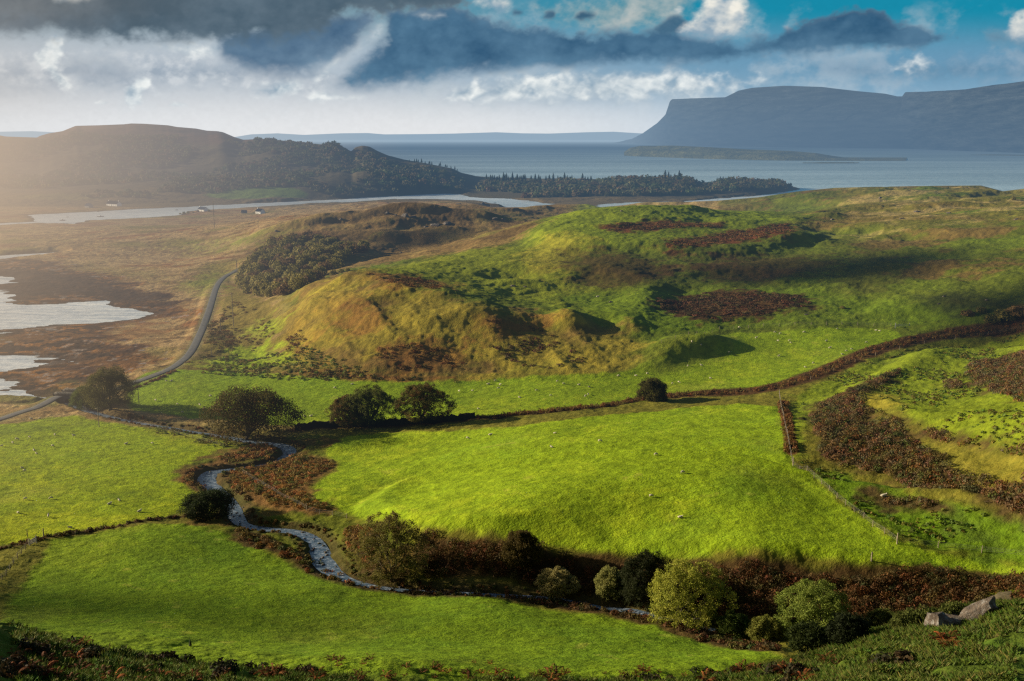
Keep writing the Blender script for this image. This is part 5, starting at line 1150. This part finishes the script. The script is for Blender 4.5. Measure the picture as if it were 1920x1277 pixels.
for a, b, s in [(1682,1020,1.9),(1634,1052,1.5),(575,957,1.5),(1487,872,1.7),(82,1006,1.6)]:
    g = ground(a, b); o = bpy.data.objects.new('fence_post', POST); COL.objects.link(o); o.location = g; o.scale = (2.2, 2.2, s * .9)
    tag(o, {1682: 'thick weathered corner post where two fences of the central field meet', 1634: 'short grey post on top of the long bracken bank', 575: 'stout post at the end of the low fence by the stream bend', 1487: 'thick post at the foot of the brown strip beside the central field', 82: 'dark post standing right of the small field gate'}[a], 'post')
def gate(px_, py_, rz_, lab, w=3.4, mat=None, h=1.15):
    g = ground(px_, py_); r = empty('field_gate', g, rz_); tag(r, lab, 'gate'); mat = mat or M_WOOD
    for s in (-1, 1):
        v, f = tube([(s * w / 2, 0, -.4), (s * w / 2, 0, h + .3)], [.10, .09], 8); mesh_np('gate_post', v, f, mat, r)
    v, f = merge([box(-w / 2 + .1, w / 2 - .1, -.025, .025, z, z + .09) for z in (.2, .45, .7, .95)] + [box(-w / 2 + .1, -w / 2 + .19, -.04, -.026, .15, 1.1), box(w / 2 - .19, w / 2 - .1, -.04, -.026, .15, 1.1)]); mesh_np('gate_bars', v, f, mat, r)
gate(62, 1020, 1.2, 'small pale wooden gate at the left corner between the two nearest fields', 1.6, plain('pale_wood', (.62, .57, .48), .8).m)
gate(1692, 613, .05, 'grey metal gate at the far right corner of the upper green field', 5.0, plain('galvanised', (.30, .32, .33), .5).m)
# ---------------------------------------------------------------- poles
def pole(px_, py_, ytop, lab, group=None, bar=True):
    g = ground(px_, py_); s = px_m(*g); h = (py_ - ytop) / s; r = empty('utility_pole', g); tag(r, lab, 'pole', group)
    rr = max(.11, .14 * min(1.5, g[1] / 400)); v, f = tube([(0, 0, -.6), (0, 0, h)], [rr * 1.1, rr * .8], 8); mesh_np('shaft', v, f, M_WOOD, r)
    if bar: v, f = box(-.75, .75, -.06, .06, h - .5, h - .36); mesh_np('crossarm', v, f, M_WOOD, r)
    v, f = merge([tube([(x, 0, h - .36), (x, 0, h - .12)], [.05, .04], 6) for x in ((-.65, .65) if bar else (0,))] + [tube([(0, 0, h), (0, 0, h + .2)], [.05, .03], 6)]); mesh_np('insulator', v, f, M_WIRE, r)
pole(261, 761, 726, 'dark wooden pole standing in the strip field edge right of the roadside tree')
pole(186, 801, 762, 'wooden pole at the top of the left field below the roadside trees')
pole(150, 727, 716, 'short thin pole on the shore side of the roadside trees', bar=False)
pole(438, 612, 548, 'tall wooden pole beside the road below the scrub slope')
pole(414, 622, 598, 'shorter wooden pole left of the tall one beside the road')
pole(397, 668, 652, 'small pole in the rough grass right of the road bend', bar=False)
pole(445, 522, 488, 'thin pole at the top of the visible road by the scrub thicket')
pole(402, 426, 378, 'tall thin pole on the moor in front of the sea loch')
pole(484, 428, 415, 'short pale pole on the brown moor right of the tall thin one')
pole(874, 396, 376, 'thin pole on the brown hummock before the channel, left of its neighbour')
pole(920, 396, 382, 'thin pole on the brown hummock before the channel, right of its neighbour')
pole(59, 372, 355, 'faint pole among the hazy fields across the loch')
# ---------------------------------------------------------------- cottages
M_WHITE = plain('whitewash', (.80, .78, .74), .9, .06, 1).m; M_SLATE = plain('slate', (.10, .11, .12), .7, .3, 1.5).m; M_GLASS = plain('window_glass', (.03, .035, .04), .15, .1, 2, .6).m; M_RED = plain('red_tin', (.25, .06, .04), .7).m
def house(px_, py_, wpx, lab, rz_=0., roof=M_SLATE, wall=M_WHITE, hgt=2.7, dep=6, nwin=4, chim=2, cat='house', name='cottage', wing=False):
    g = ground(px_, py_); s = px_m(*g); w = wpx / s; r = empty(name, (g[0], g[1], g[2] - .3), rz_); tag(r, lab, cat); a, b = w / 2, dep / 2; rh = dep * .42
    V = [(-a, -b, -.6), (a, -b, -.6), (a, b, -.6), (-a, b, -.6), (-a, -b, hgt), (a, -b, hgt), (a, b, hgt), (-a, b, hgt)]
    me = bpy.data.meshes.new('wall'); me.from_pydata(V + [(-a, 0, hgt + rh), (a, 0, hgt + rh)], [], [(0, 1, 5, 4), (2, 3, 7, 6), (1, 2, 6, 9, 5), (3, 0, 4, 8, 7), (0, 3, 2, 1)]); me.materials.append(wall); o = bpy.data.objects.new('wall', me); COL.objects.link(o); o.parent = r
    e = .35; V = []; F_ = []
    for sg in (-1, 1): q = len(V); V += [(-a - e, sg * (b + e), hgt - e * .8 + .1), (a + e, sg * (b + e), hgt - e * .8 + .1), (a + e, 0, hgt + rh + .12), (-a - e, 0, hgt + rh + .12), (-a - e, sg * (b + e), hgt - e * .8 + .3), (a + e, sg * (b + e), hgt - e * .8 + .3), (a + e, 0, hgt + rh + .32), (-a - e, 0, hgt + rh + .32)]; F_ += [(q, q + 1, q + 2, q + 3), (q + 4, q + 5, q + 6, q + 7), (q, q + 1, q + 5, q + 4), (q, q + 3, q + 7, q + 4), (q + 1, q + 2, q + 6, q + 5)]
    rf = mesh_np('roof', np.array(V), np.array(F_), roof, r)
    for i in range(chim): x = (-a + .5) if i == 0 else (a - .5); v, f = merge([box(x - .4, x + .4, -.4, .4, hgt + rh - .5, hgt + rh + 1.1), box(x - .16, x + .16, -.16, .16, hgt + rh + 1.1, hgt + rh + 1.4)]); mesh_np('chimney', v, f, wall, rf)
    n = nwin + 1; dm = n // 2
    for i in range(n):
        x = -a + w * (i + .5) / n
        if i == dm: v, f = box(x - .45, x + .45, -b - .05, -b + .02, 0.3, 2.3); mesh_np('door', v, f, M_SLATE, r)
        else: v, f = box(x - .5, x + .5, -b - .04, -b + .02, 1.0, 2.1); fr = mesh_np('window', v, f, M_WHITE, r); v, f = box(x - .42, x + .42, -b - .06, -b - .041, 1.08, 2.02); mesh_np('pane', v, f, M_GLASS, fr)
    return r
house(214, 386, 30, 'long white cottage with a grey roof and two chimneys on the far shore', -.55, dep=7, hgt=3.0)
house(167, 389, 12, 'small pale boathouse left of the long white cottage by the water', -.5, roof=plain('pale_tin', (.42, .44, .46), .5).m, wall=plain('grey_boards', (.34, .33, .31), .9).m, nwin=1, chim=0, dep=6, hgt=2.4, name='boathouse', cat='shed')
house(381, 396, 20, 'low white building among bushes on the near side of the loch', -.7, nwin=3, chim=1, dep=6, hgt=2.5, roof=plain('pale_roof', (.5, .5, .49), .6).m)
house(488, 400, 15, 'small whitewashed house standing on the brown moor', -.7, nwin=2, chim=1, dep=6, hgt=2.6)
house(458, 400, 9, 'tiny stone shed left of the small whitewashed moor house', .0, nwin=1, chim=0, dep=4, hgt=1.8, wall=plain('rubble', (.20, .18, .16), .9).m, name='shed', cat='shed')
for i, (a, b, s) in enumerate([(345,401,.55),(352,400,.5),(371,397,.5),(392,397,.55),(338,402,.4),(362,399,.4)]):
    g = ground(a, b); small_tree('scrub_tree', g[0], g[1], g[2] - .2, i % 3, s, 'low bush beside the white building near the loch', 'bushes by the loch building', 'bush')
# ---------------------------------------------------------------- boats
M_HULL = plain('boat_hull_dark', (.10, .09, .08), .5).m; M_HULLW = plain('boat_hull_white', (.7, .68, .64), .4).m
def boat(px_, py_, wpx, lab, rz_, hull, mast=0., cabin=True):
    x, y = at_z(px_, py_, 0); s = px_m(x, y, 0); L_ = wpx / s; r = empty('moored_boat', (float(x), float(y), 0), rz_); tag(r, lab, 'boat', None); st = [(-.5, .75, .55), (-.3, 1, .5), (0, 1.05, .5), (.3, .8, .62), (.5, .04, .8)]
    V = []; 
    for t, w, h in st: ww_ = w * L_ * .16; V += [(t * L_, -ww_, h), (t * L_ * .96, -ww_ * .6, -.25), (t * L_ * .96, ww_ * .6, -.25), (t * L_, ww_, h)]
    F_ = [(i * 4 + j, i * 4 + j + 1, (i + 1) * 4 + j + 1, (i + 1) * 4 + j) for i in range(4) for j in range(3)] + [(0, 3, 2, 1)] + [(i * 4, (i + 1) * 4, (i + 1) * 4 + 3, i * 4 + 3) for i in range(4)]
    mesh_np('hull', np.array(V, float), np.array(F_), hull, r)
    if cabin: v, f = box(-.12 * L_, .12 * L_, -.09 * L_, .09 * L_, .5, 1.4); mesh_np('cabin', v, f, M_HULLW, r)
    if mast: v, f = tube([(0, 0, .5), (0, 0, mast)], [.07, .04], 6); mesh_np('mast', v, f, M_WOOD, r)
boat(117, 413.5, 10, 'dark moored boat nearest the moor shore in the loch', .2, M_HULL)
boat(126, 407.5, 6, 'small pale moored boat with a short mast near the dark boat', .5, M_HULLW, 4.0, False)
boat(188, 406.5, 13, 'long white and brown moored boat in the middle of the loch', .05, M_HULL, 0, True)
boat(331, 394, 6, 'little dinghy at the narrow end of the loch', -.3, M_HULL, 0, False)
boat(928, 381, 5, 'small dark boat in the channel beyond the brown hummock', .3, M_HULL, 3.0, False)
# ---------------------------------------------------------------- stone: bridge, dyke, boulders
st_ = plain('rough_stone', (.17, .155, .13), .95, .45, 1.8); st_.bump(st_.noise(3.5, 5), 1, .12); M_STONE = st_.m
gr_ = Mt('lichened_rock', (.3, .29, .27), .95, .1); gr_.base(gr_.mix(gr_.ramp(gr_.noise(2.2, 6, None, .65), [(.50, (0, 0, 0)), (.64, (1, 1, 1))]), gr_.ramp(gr_.noise(.9, 5), [(.3, (.060, .045, .035)), (.7, (.19, .155, .125))]), (.27, .255, .235))); gr_.bump(gr_.noise(2.6, 6, None, .7), 1, .25); M_ROCK = gr_.m
def wall_strip(name, pts, w, h, mat, parent=None, zf=None, seed=0):
    R = np.random.default_rng(seed); P = np.array(pts); seg = np.hypot(*np.diff(P, axis=0).T); arc = np.concatenate([[0], np.cumsum(seg)]); n = int(arc[-1] / .6) + 2; s = np.linspace(0, arc[-1], n)
    x = np.interp(s, arc, P[:, 0]); y = np.interp(s, arc, P[:, 1]); dx = np.gradient(x); dy = np.gradient(y); l = np.hypot(dx, dy); nx_, ny_ = -dy / l, dx / l; z = ground_z(x, y) if zf is None else zf(s / arc[-1]); hh = h * (1 + .14 * R.normal(size=n).clip(-1.5, 1.5))
    x = x + R.normal(size=n) * .05; rows = []
    for o_, zz_ in ((-w / 2 * 1.2, -.5), (-w / 2 * 1.05, .5), (-w / 2 * .8, .97), (0, 1.05), (w / 2 * .8, .97), (w / 2 * 1.05, .5), (w / 2 * 1.2, -.5)): rows.append(np.stack([x + nx_ * o_, y + ny_ * o_, z + hh * zz_ if zz_ > 0 else z + zz_], -1))
    V = np.stack(rows, 1); m_, k_ = V.shape[:2]; ii = np.arange(m_ * k_).reshape(m_, k_); F_ = np.stack([ii[:-1, :-1], ii[:-1, 1:], ii[1:, 1:], ii[1:, :-1]], -1).reshape(-1, 4); ends = [(ii[0, 0], ii[0, 1], ii[0, 5], ii[0, 6]), (ii[0, 1], ii[0, 2], ii[0, 4], ii[0, 5]), (ii[-1, 0], ii[-1, 1], ii[-1, 5], ii[-1, 6]), (ii[-1, 1], ii[-1, 2], ii[-1, 4], ii[-1, 5])]
    return mesh_np(name, V.reshape(-1, 3), np.concatenate([F_, ends]), mat, parent)
dk = [p for p in hl if p[0] / p[1] < (900 - 960) / FPX]
tag(wall_strip('stone_dyke', dk, .9, 1.6, plain('shade_dark_wall', (.035, .028, .018), .95, .4, 2).m, seed=3), 'overgrown dyke wall coloured dark for its shade, running behind the row of three trees', 'wall')  # near-black colour stands in for the bank's shadow
# bridge where the road crosses the stream
bi = int(np.argmin((RX[:, None] - SX[None]).__pow__(2).__add__((RY[:, None] - SY[None]) ** 2).min(1)))
bx, by, bz = RX[bi], RY[bi], rz[bi]; bd = np.array([RX[min(bi + 3, len(RX) - 1)] - RX[bi - 3], RY[min(bi + 3, len(RX) - 1)] - RY[bi - 3]]); bd /= np.linalg.norm(bd)
rt = empty('stone_bridge', (bx, by, bz)); rt.rotation_euler = (0, 0, math.atan2(bd[1], bd[0])); tag(rt, 'small old stone bridge with low parapets carrying the road over the stream', 'bridge')
for s in (-1, 1):
    V = []; n = 22
    for i in range(n + 1):
        x = -6 + 12 * i / n; top_z = 1.15 + .35 * math.cos(x / 6 * 1.4) - (.35 if abs(x) > 5.4 else 0); V += [(x, s * 2.0, .0), (x, s * 2.0, top_z), (x, s * 2.45, top_z), (x, s * 2.45, .0)]
    F_ = [(i * 4 + j, i * 4 + (j + 1) % 4, (i + 1) * 4 + (j + 1) % 4, (i + 1) * 4 + j) for i in range(n) for j in range(4)] + [(0, 1, 2, 3), (n * 4, n * 4 + 1, n * 4 + 2, n * 4 + 3)]
    mesh_np('parapet', np.array(V, float), np.array(F_), M_STONE, rt)
    V = []; F_ = []
    for i in range(n + 1):
        x = -6 + 12 * i / n; zb_ = -.55 + (0 if abs(x) > 2.1 else 0) ; zl = -3.2 if abs(x) >= 2.1 else -2.6 + 2.0 * math.sqrt(max(0, 1 - (x / 2.1) ** 2)); V += [(x, s * 2.43, 0), (x, s * 2.43, zl)]
    F_ = [(2 * i, 2 * i + 1, 2 * i + 3, 2 * i + 2) for i in range(n)]; mesh_np('arch_face', np.array(V, float), np.array(F_), M_STONE, rt)
def rock(px_, py_, wpx, hf, lab, seed, mat=M_ROCK, group=None, tilt=0., name='boulder', dpt=.8, sinkf=.3, cat='rock'):
    g = ground(px_, py_); s = px_m(*g); w = wpx / s; bm = bmesh.new(); bmesh.ops.create_icosphere(bm, subdivisions=5, radius=.5); R = np.random.default_rng(seed)
    P = np.array([v.co[:] for v in bm.verts]); 
    for k in range(22):                                          # cleave with planes: angular faces
        d = rvec(1, R)[0]; d[2] *= .8; d /= np.linalg.norm(d); t = .20 + .22 * R.random(); q = P @ d; P -= np.outer(np.clip(q - t, 0, None), d) * .97
    P *= 1.25 + .16 * fbm(P[:, 0] * 3 + P[:, 2] * 2, P[:, 1] * 3 - P[:, 2], .5, 4, seed)[:, None]
    P *= np.array([w, w * dpt, w * hf * 1.3]); c, sn = math.cos(tilt), math.sin(tilt); P = np.stack([P[:, 0] * c - P[:, 2] * sn, P[:, 1], P[:, 0] * sn + P[:, 2] * c], 1)
    F_ = np.array([[v.index for v in f.verts] for f in bm.faces]); bm.free()
    me = mesh_np(name, P, F_, mat); me.location = (g[0], g[1], g[2] + w * hf * (.5 - sinkf)); return tag(me, lab, cat, group)
rock(1764, 1178, 66, .55, 'cracked pale grey boulder at the foot of the green slope', 3, name='boulder')
rock(1792, 1168, 52, .40, 'flatter grey rock behind the cracked pale boulder', 8)
rock(1836, 1158, 112, .26, 'long slanting rock slab streaked with white on the right hand slope', 5, tilt=.72, name='rock_slab', dpt=.4, sinkf=.30)
rock(1876, 1130, 60, .30, 'brown mossy top of the slanting slab near the right edge', 6, mat=plain('mossy_rock', (.09, .075, .045), .95, .4, 2).m, tilt=.5, name='rock_slab')
k = 0
for a, b, w_ in [(726,400,18),(742,404,14),(760,406,26),(775,407,18),(818,424,30),(838,420,28),(800,426,18),(928,411,20),(945,412,16),(752,474,10),(962,537,16),(985,538,10),(1145,567,12),(1512,590,10),(1516,586,7),(1165,396,9),(1720,397,16),(1780,400,14),(1650,372,14),(1560,412,12),(1690,410,14),(1770,556,12),(1760,570,10),(1850,563,12),(1905,412,14),(1345,376,10),(1880,845,12),(905,382,14),(860,383,14),(520,434,12),(640,412,14)]:
    rock(a, b, w_ * .72, .38,  'grey lichened rock breaking through the rough grass of the hummocky hill', 100 + k, group='rocks on the hummocky hills', dpt=.7, sinkf=.42); k += 1
# stones in the stream bed: one mass
class Stone:
    def __init__(s, seed):
        bm = bmesh.new(); bmesh.ops.create_cube(bm, size=1.0); bmesh.ops.subdivide_edges(bm, edges=bm.edges[:], cuts=1, use_grid_fill=True); P = np.array([v.co[:] for v in bm.verts]); R = np.random.default_rng(seed)
        P /= np.linalg.norm(P, axis=1, keepdims=True) ** .6; P *= (.8 + .4 * R.random((len(P), 1))); s.V = P * [.5, .38, .26]; s.F = np.array([[v.index for v in f.verts] for f in bm.faces]); bm.free(); s.C = np.tile(np.array([[.11, .10, .09]]), (len(s.V), 1))
x, y = along(list(zip(SX, SY)), 4.5, 1.0, R_); n_ = int(len(x) * .22); x, y = x[:n_], y[:n_]; zw = np.interp(np.argmin((x[:, None] - SX[None]) ** 2 + (y[:, None] - SY[None]) ** 2, 1), np.arange(len(SX)), SZ)
scatter('stream_stones', [Stone(1), Stone(2), Stone(3)], x, y, R_, .25, .95, M_FERN, .2, 0, zz=zw + .02)
# hedge along the lower road
rr_ = [(a, b) for a, b in gpts([(243,728),(270,718),(300,706),(332,693)])]
hedge('heather', [(a + .4, b - 3.4) for a, b in rr_], 1.6, .8, [(.14,.06,.025),(.22,.11,.04)], r=.5, h=.7)
for a, b, hh, lb in [(1043,1266,.9,'small dark pointed shrub standing among the rusty ferns'),(357,1212,.7,'tiny dark shrub on the near turf left of the bare stalks')]:
    g = ground(a, b); r = empty('young_conifer', g); r.scale = (.12, .12, .14 * hh); tag(r, lb, 'shrub')
    for nm, me in zip(('crown', 'trunk'), cm[0]): o = bpy.data.objects.new(nm, me); COL.objects.link(o); o.parent = r
log('objects')

# ---------------------------------------------------------------- unseen clouds added between the sun and the land to shade chosen slopes
cl_ = bpy.data.materials.new('shade_cloud_white'); cl_.use_nodes = True; cl_.node_tree.nodes['Principled BSDF'].inputs['Base Color'].default_value = (.8, .8, .8, 1); cl_.node_tree.nodes['Principled BSDF'].inputs['Roughness'].default_value = 1
def shade_cloud_over(px_, py_, rx_, ry_, rot, seed, alt=620.0, th=9.0, g=None):
    """an added flat ragged cloud whose shadow falls on this place"""
    g = g or ground(px_, py_); t = (alt - g[2]) / math.sin(SUN_EL); c = Vector(g) + dv * t; k = 72; R = np.random.default_rng(seed); V = [(0, 0, th)]; ph = R.random(8) * 6.28; rings = 10
    for i in range(1, rings + 1):
        q = i / rings
        for j in range(k):
            a = 2 * math.pi * j / k; e = 1 + .16 * math.sin(2 * a + ph[0]) + .12 * math.sin(3 * a + ph[1]) + .09 * math.sin(5 * a + ph[2]) + .06 * math.sin(9 * a + ph[3]) + .04 * math.sin(15 * a + ph[4])
            V.append((rx_ * q * e * math.cos(a), ry_ * q * e * math.sin(a), th * math.sqrt(max(0, 1 - q * q)) * (.8 + .4 * R.random())))
    V = np.array(V); Vb = V.copy(); Vb[:, 2] *= -.3; n = len(V); F_ = [(0, 1 + j, 1 + (j + 1) % k, 0)[:3] + (1 + (j + 1) % k,) for j in range(0)]
    for i in range(rings - 1):
        for j in range(k):
            a, b = 1 + i * k + j, 1 + i * k + (j + 1) % k; F_ += [(a, b, b + k, a + k), (a + n, a + k + n, b + k + n, b + n)]
    o = mesh_np('shade_cloud', np.concatenate([V, Vb]), np.array(F_), cl_, smooth=True); o.location = c; o.rotation_euler = (0, 0, rot); return tag(o, kind='structure')
shade_cloud_over(1600, 500, 74, 30, .2, 1); shade_cloud_over(1880, 570, 70, 20, .2, 2)
shade_cloud_over(0, 0, 85, 17, 0, 4, g=(-22.0, 80.0, 40.0)); shade_cloud_over(0, 0, 70, 16, .1, 5, g=(60.0, 84.0, 40.0)); shade_cloud_over(60, 1130, 26, 13, .2, 6); shade_cloud_over(800, 448, 50, 16, .1, 7)
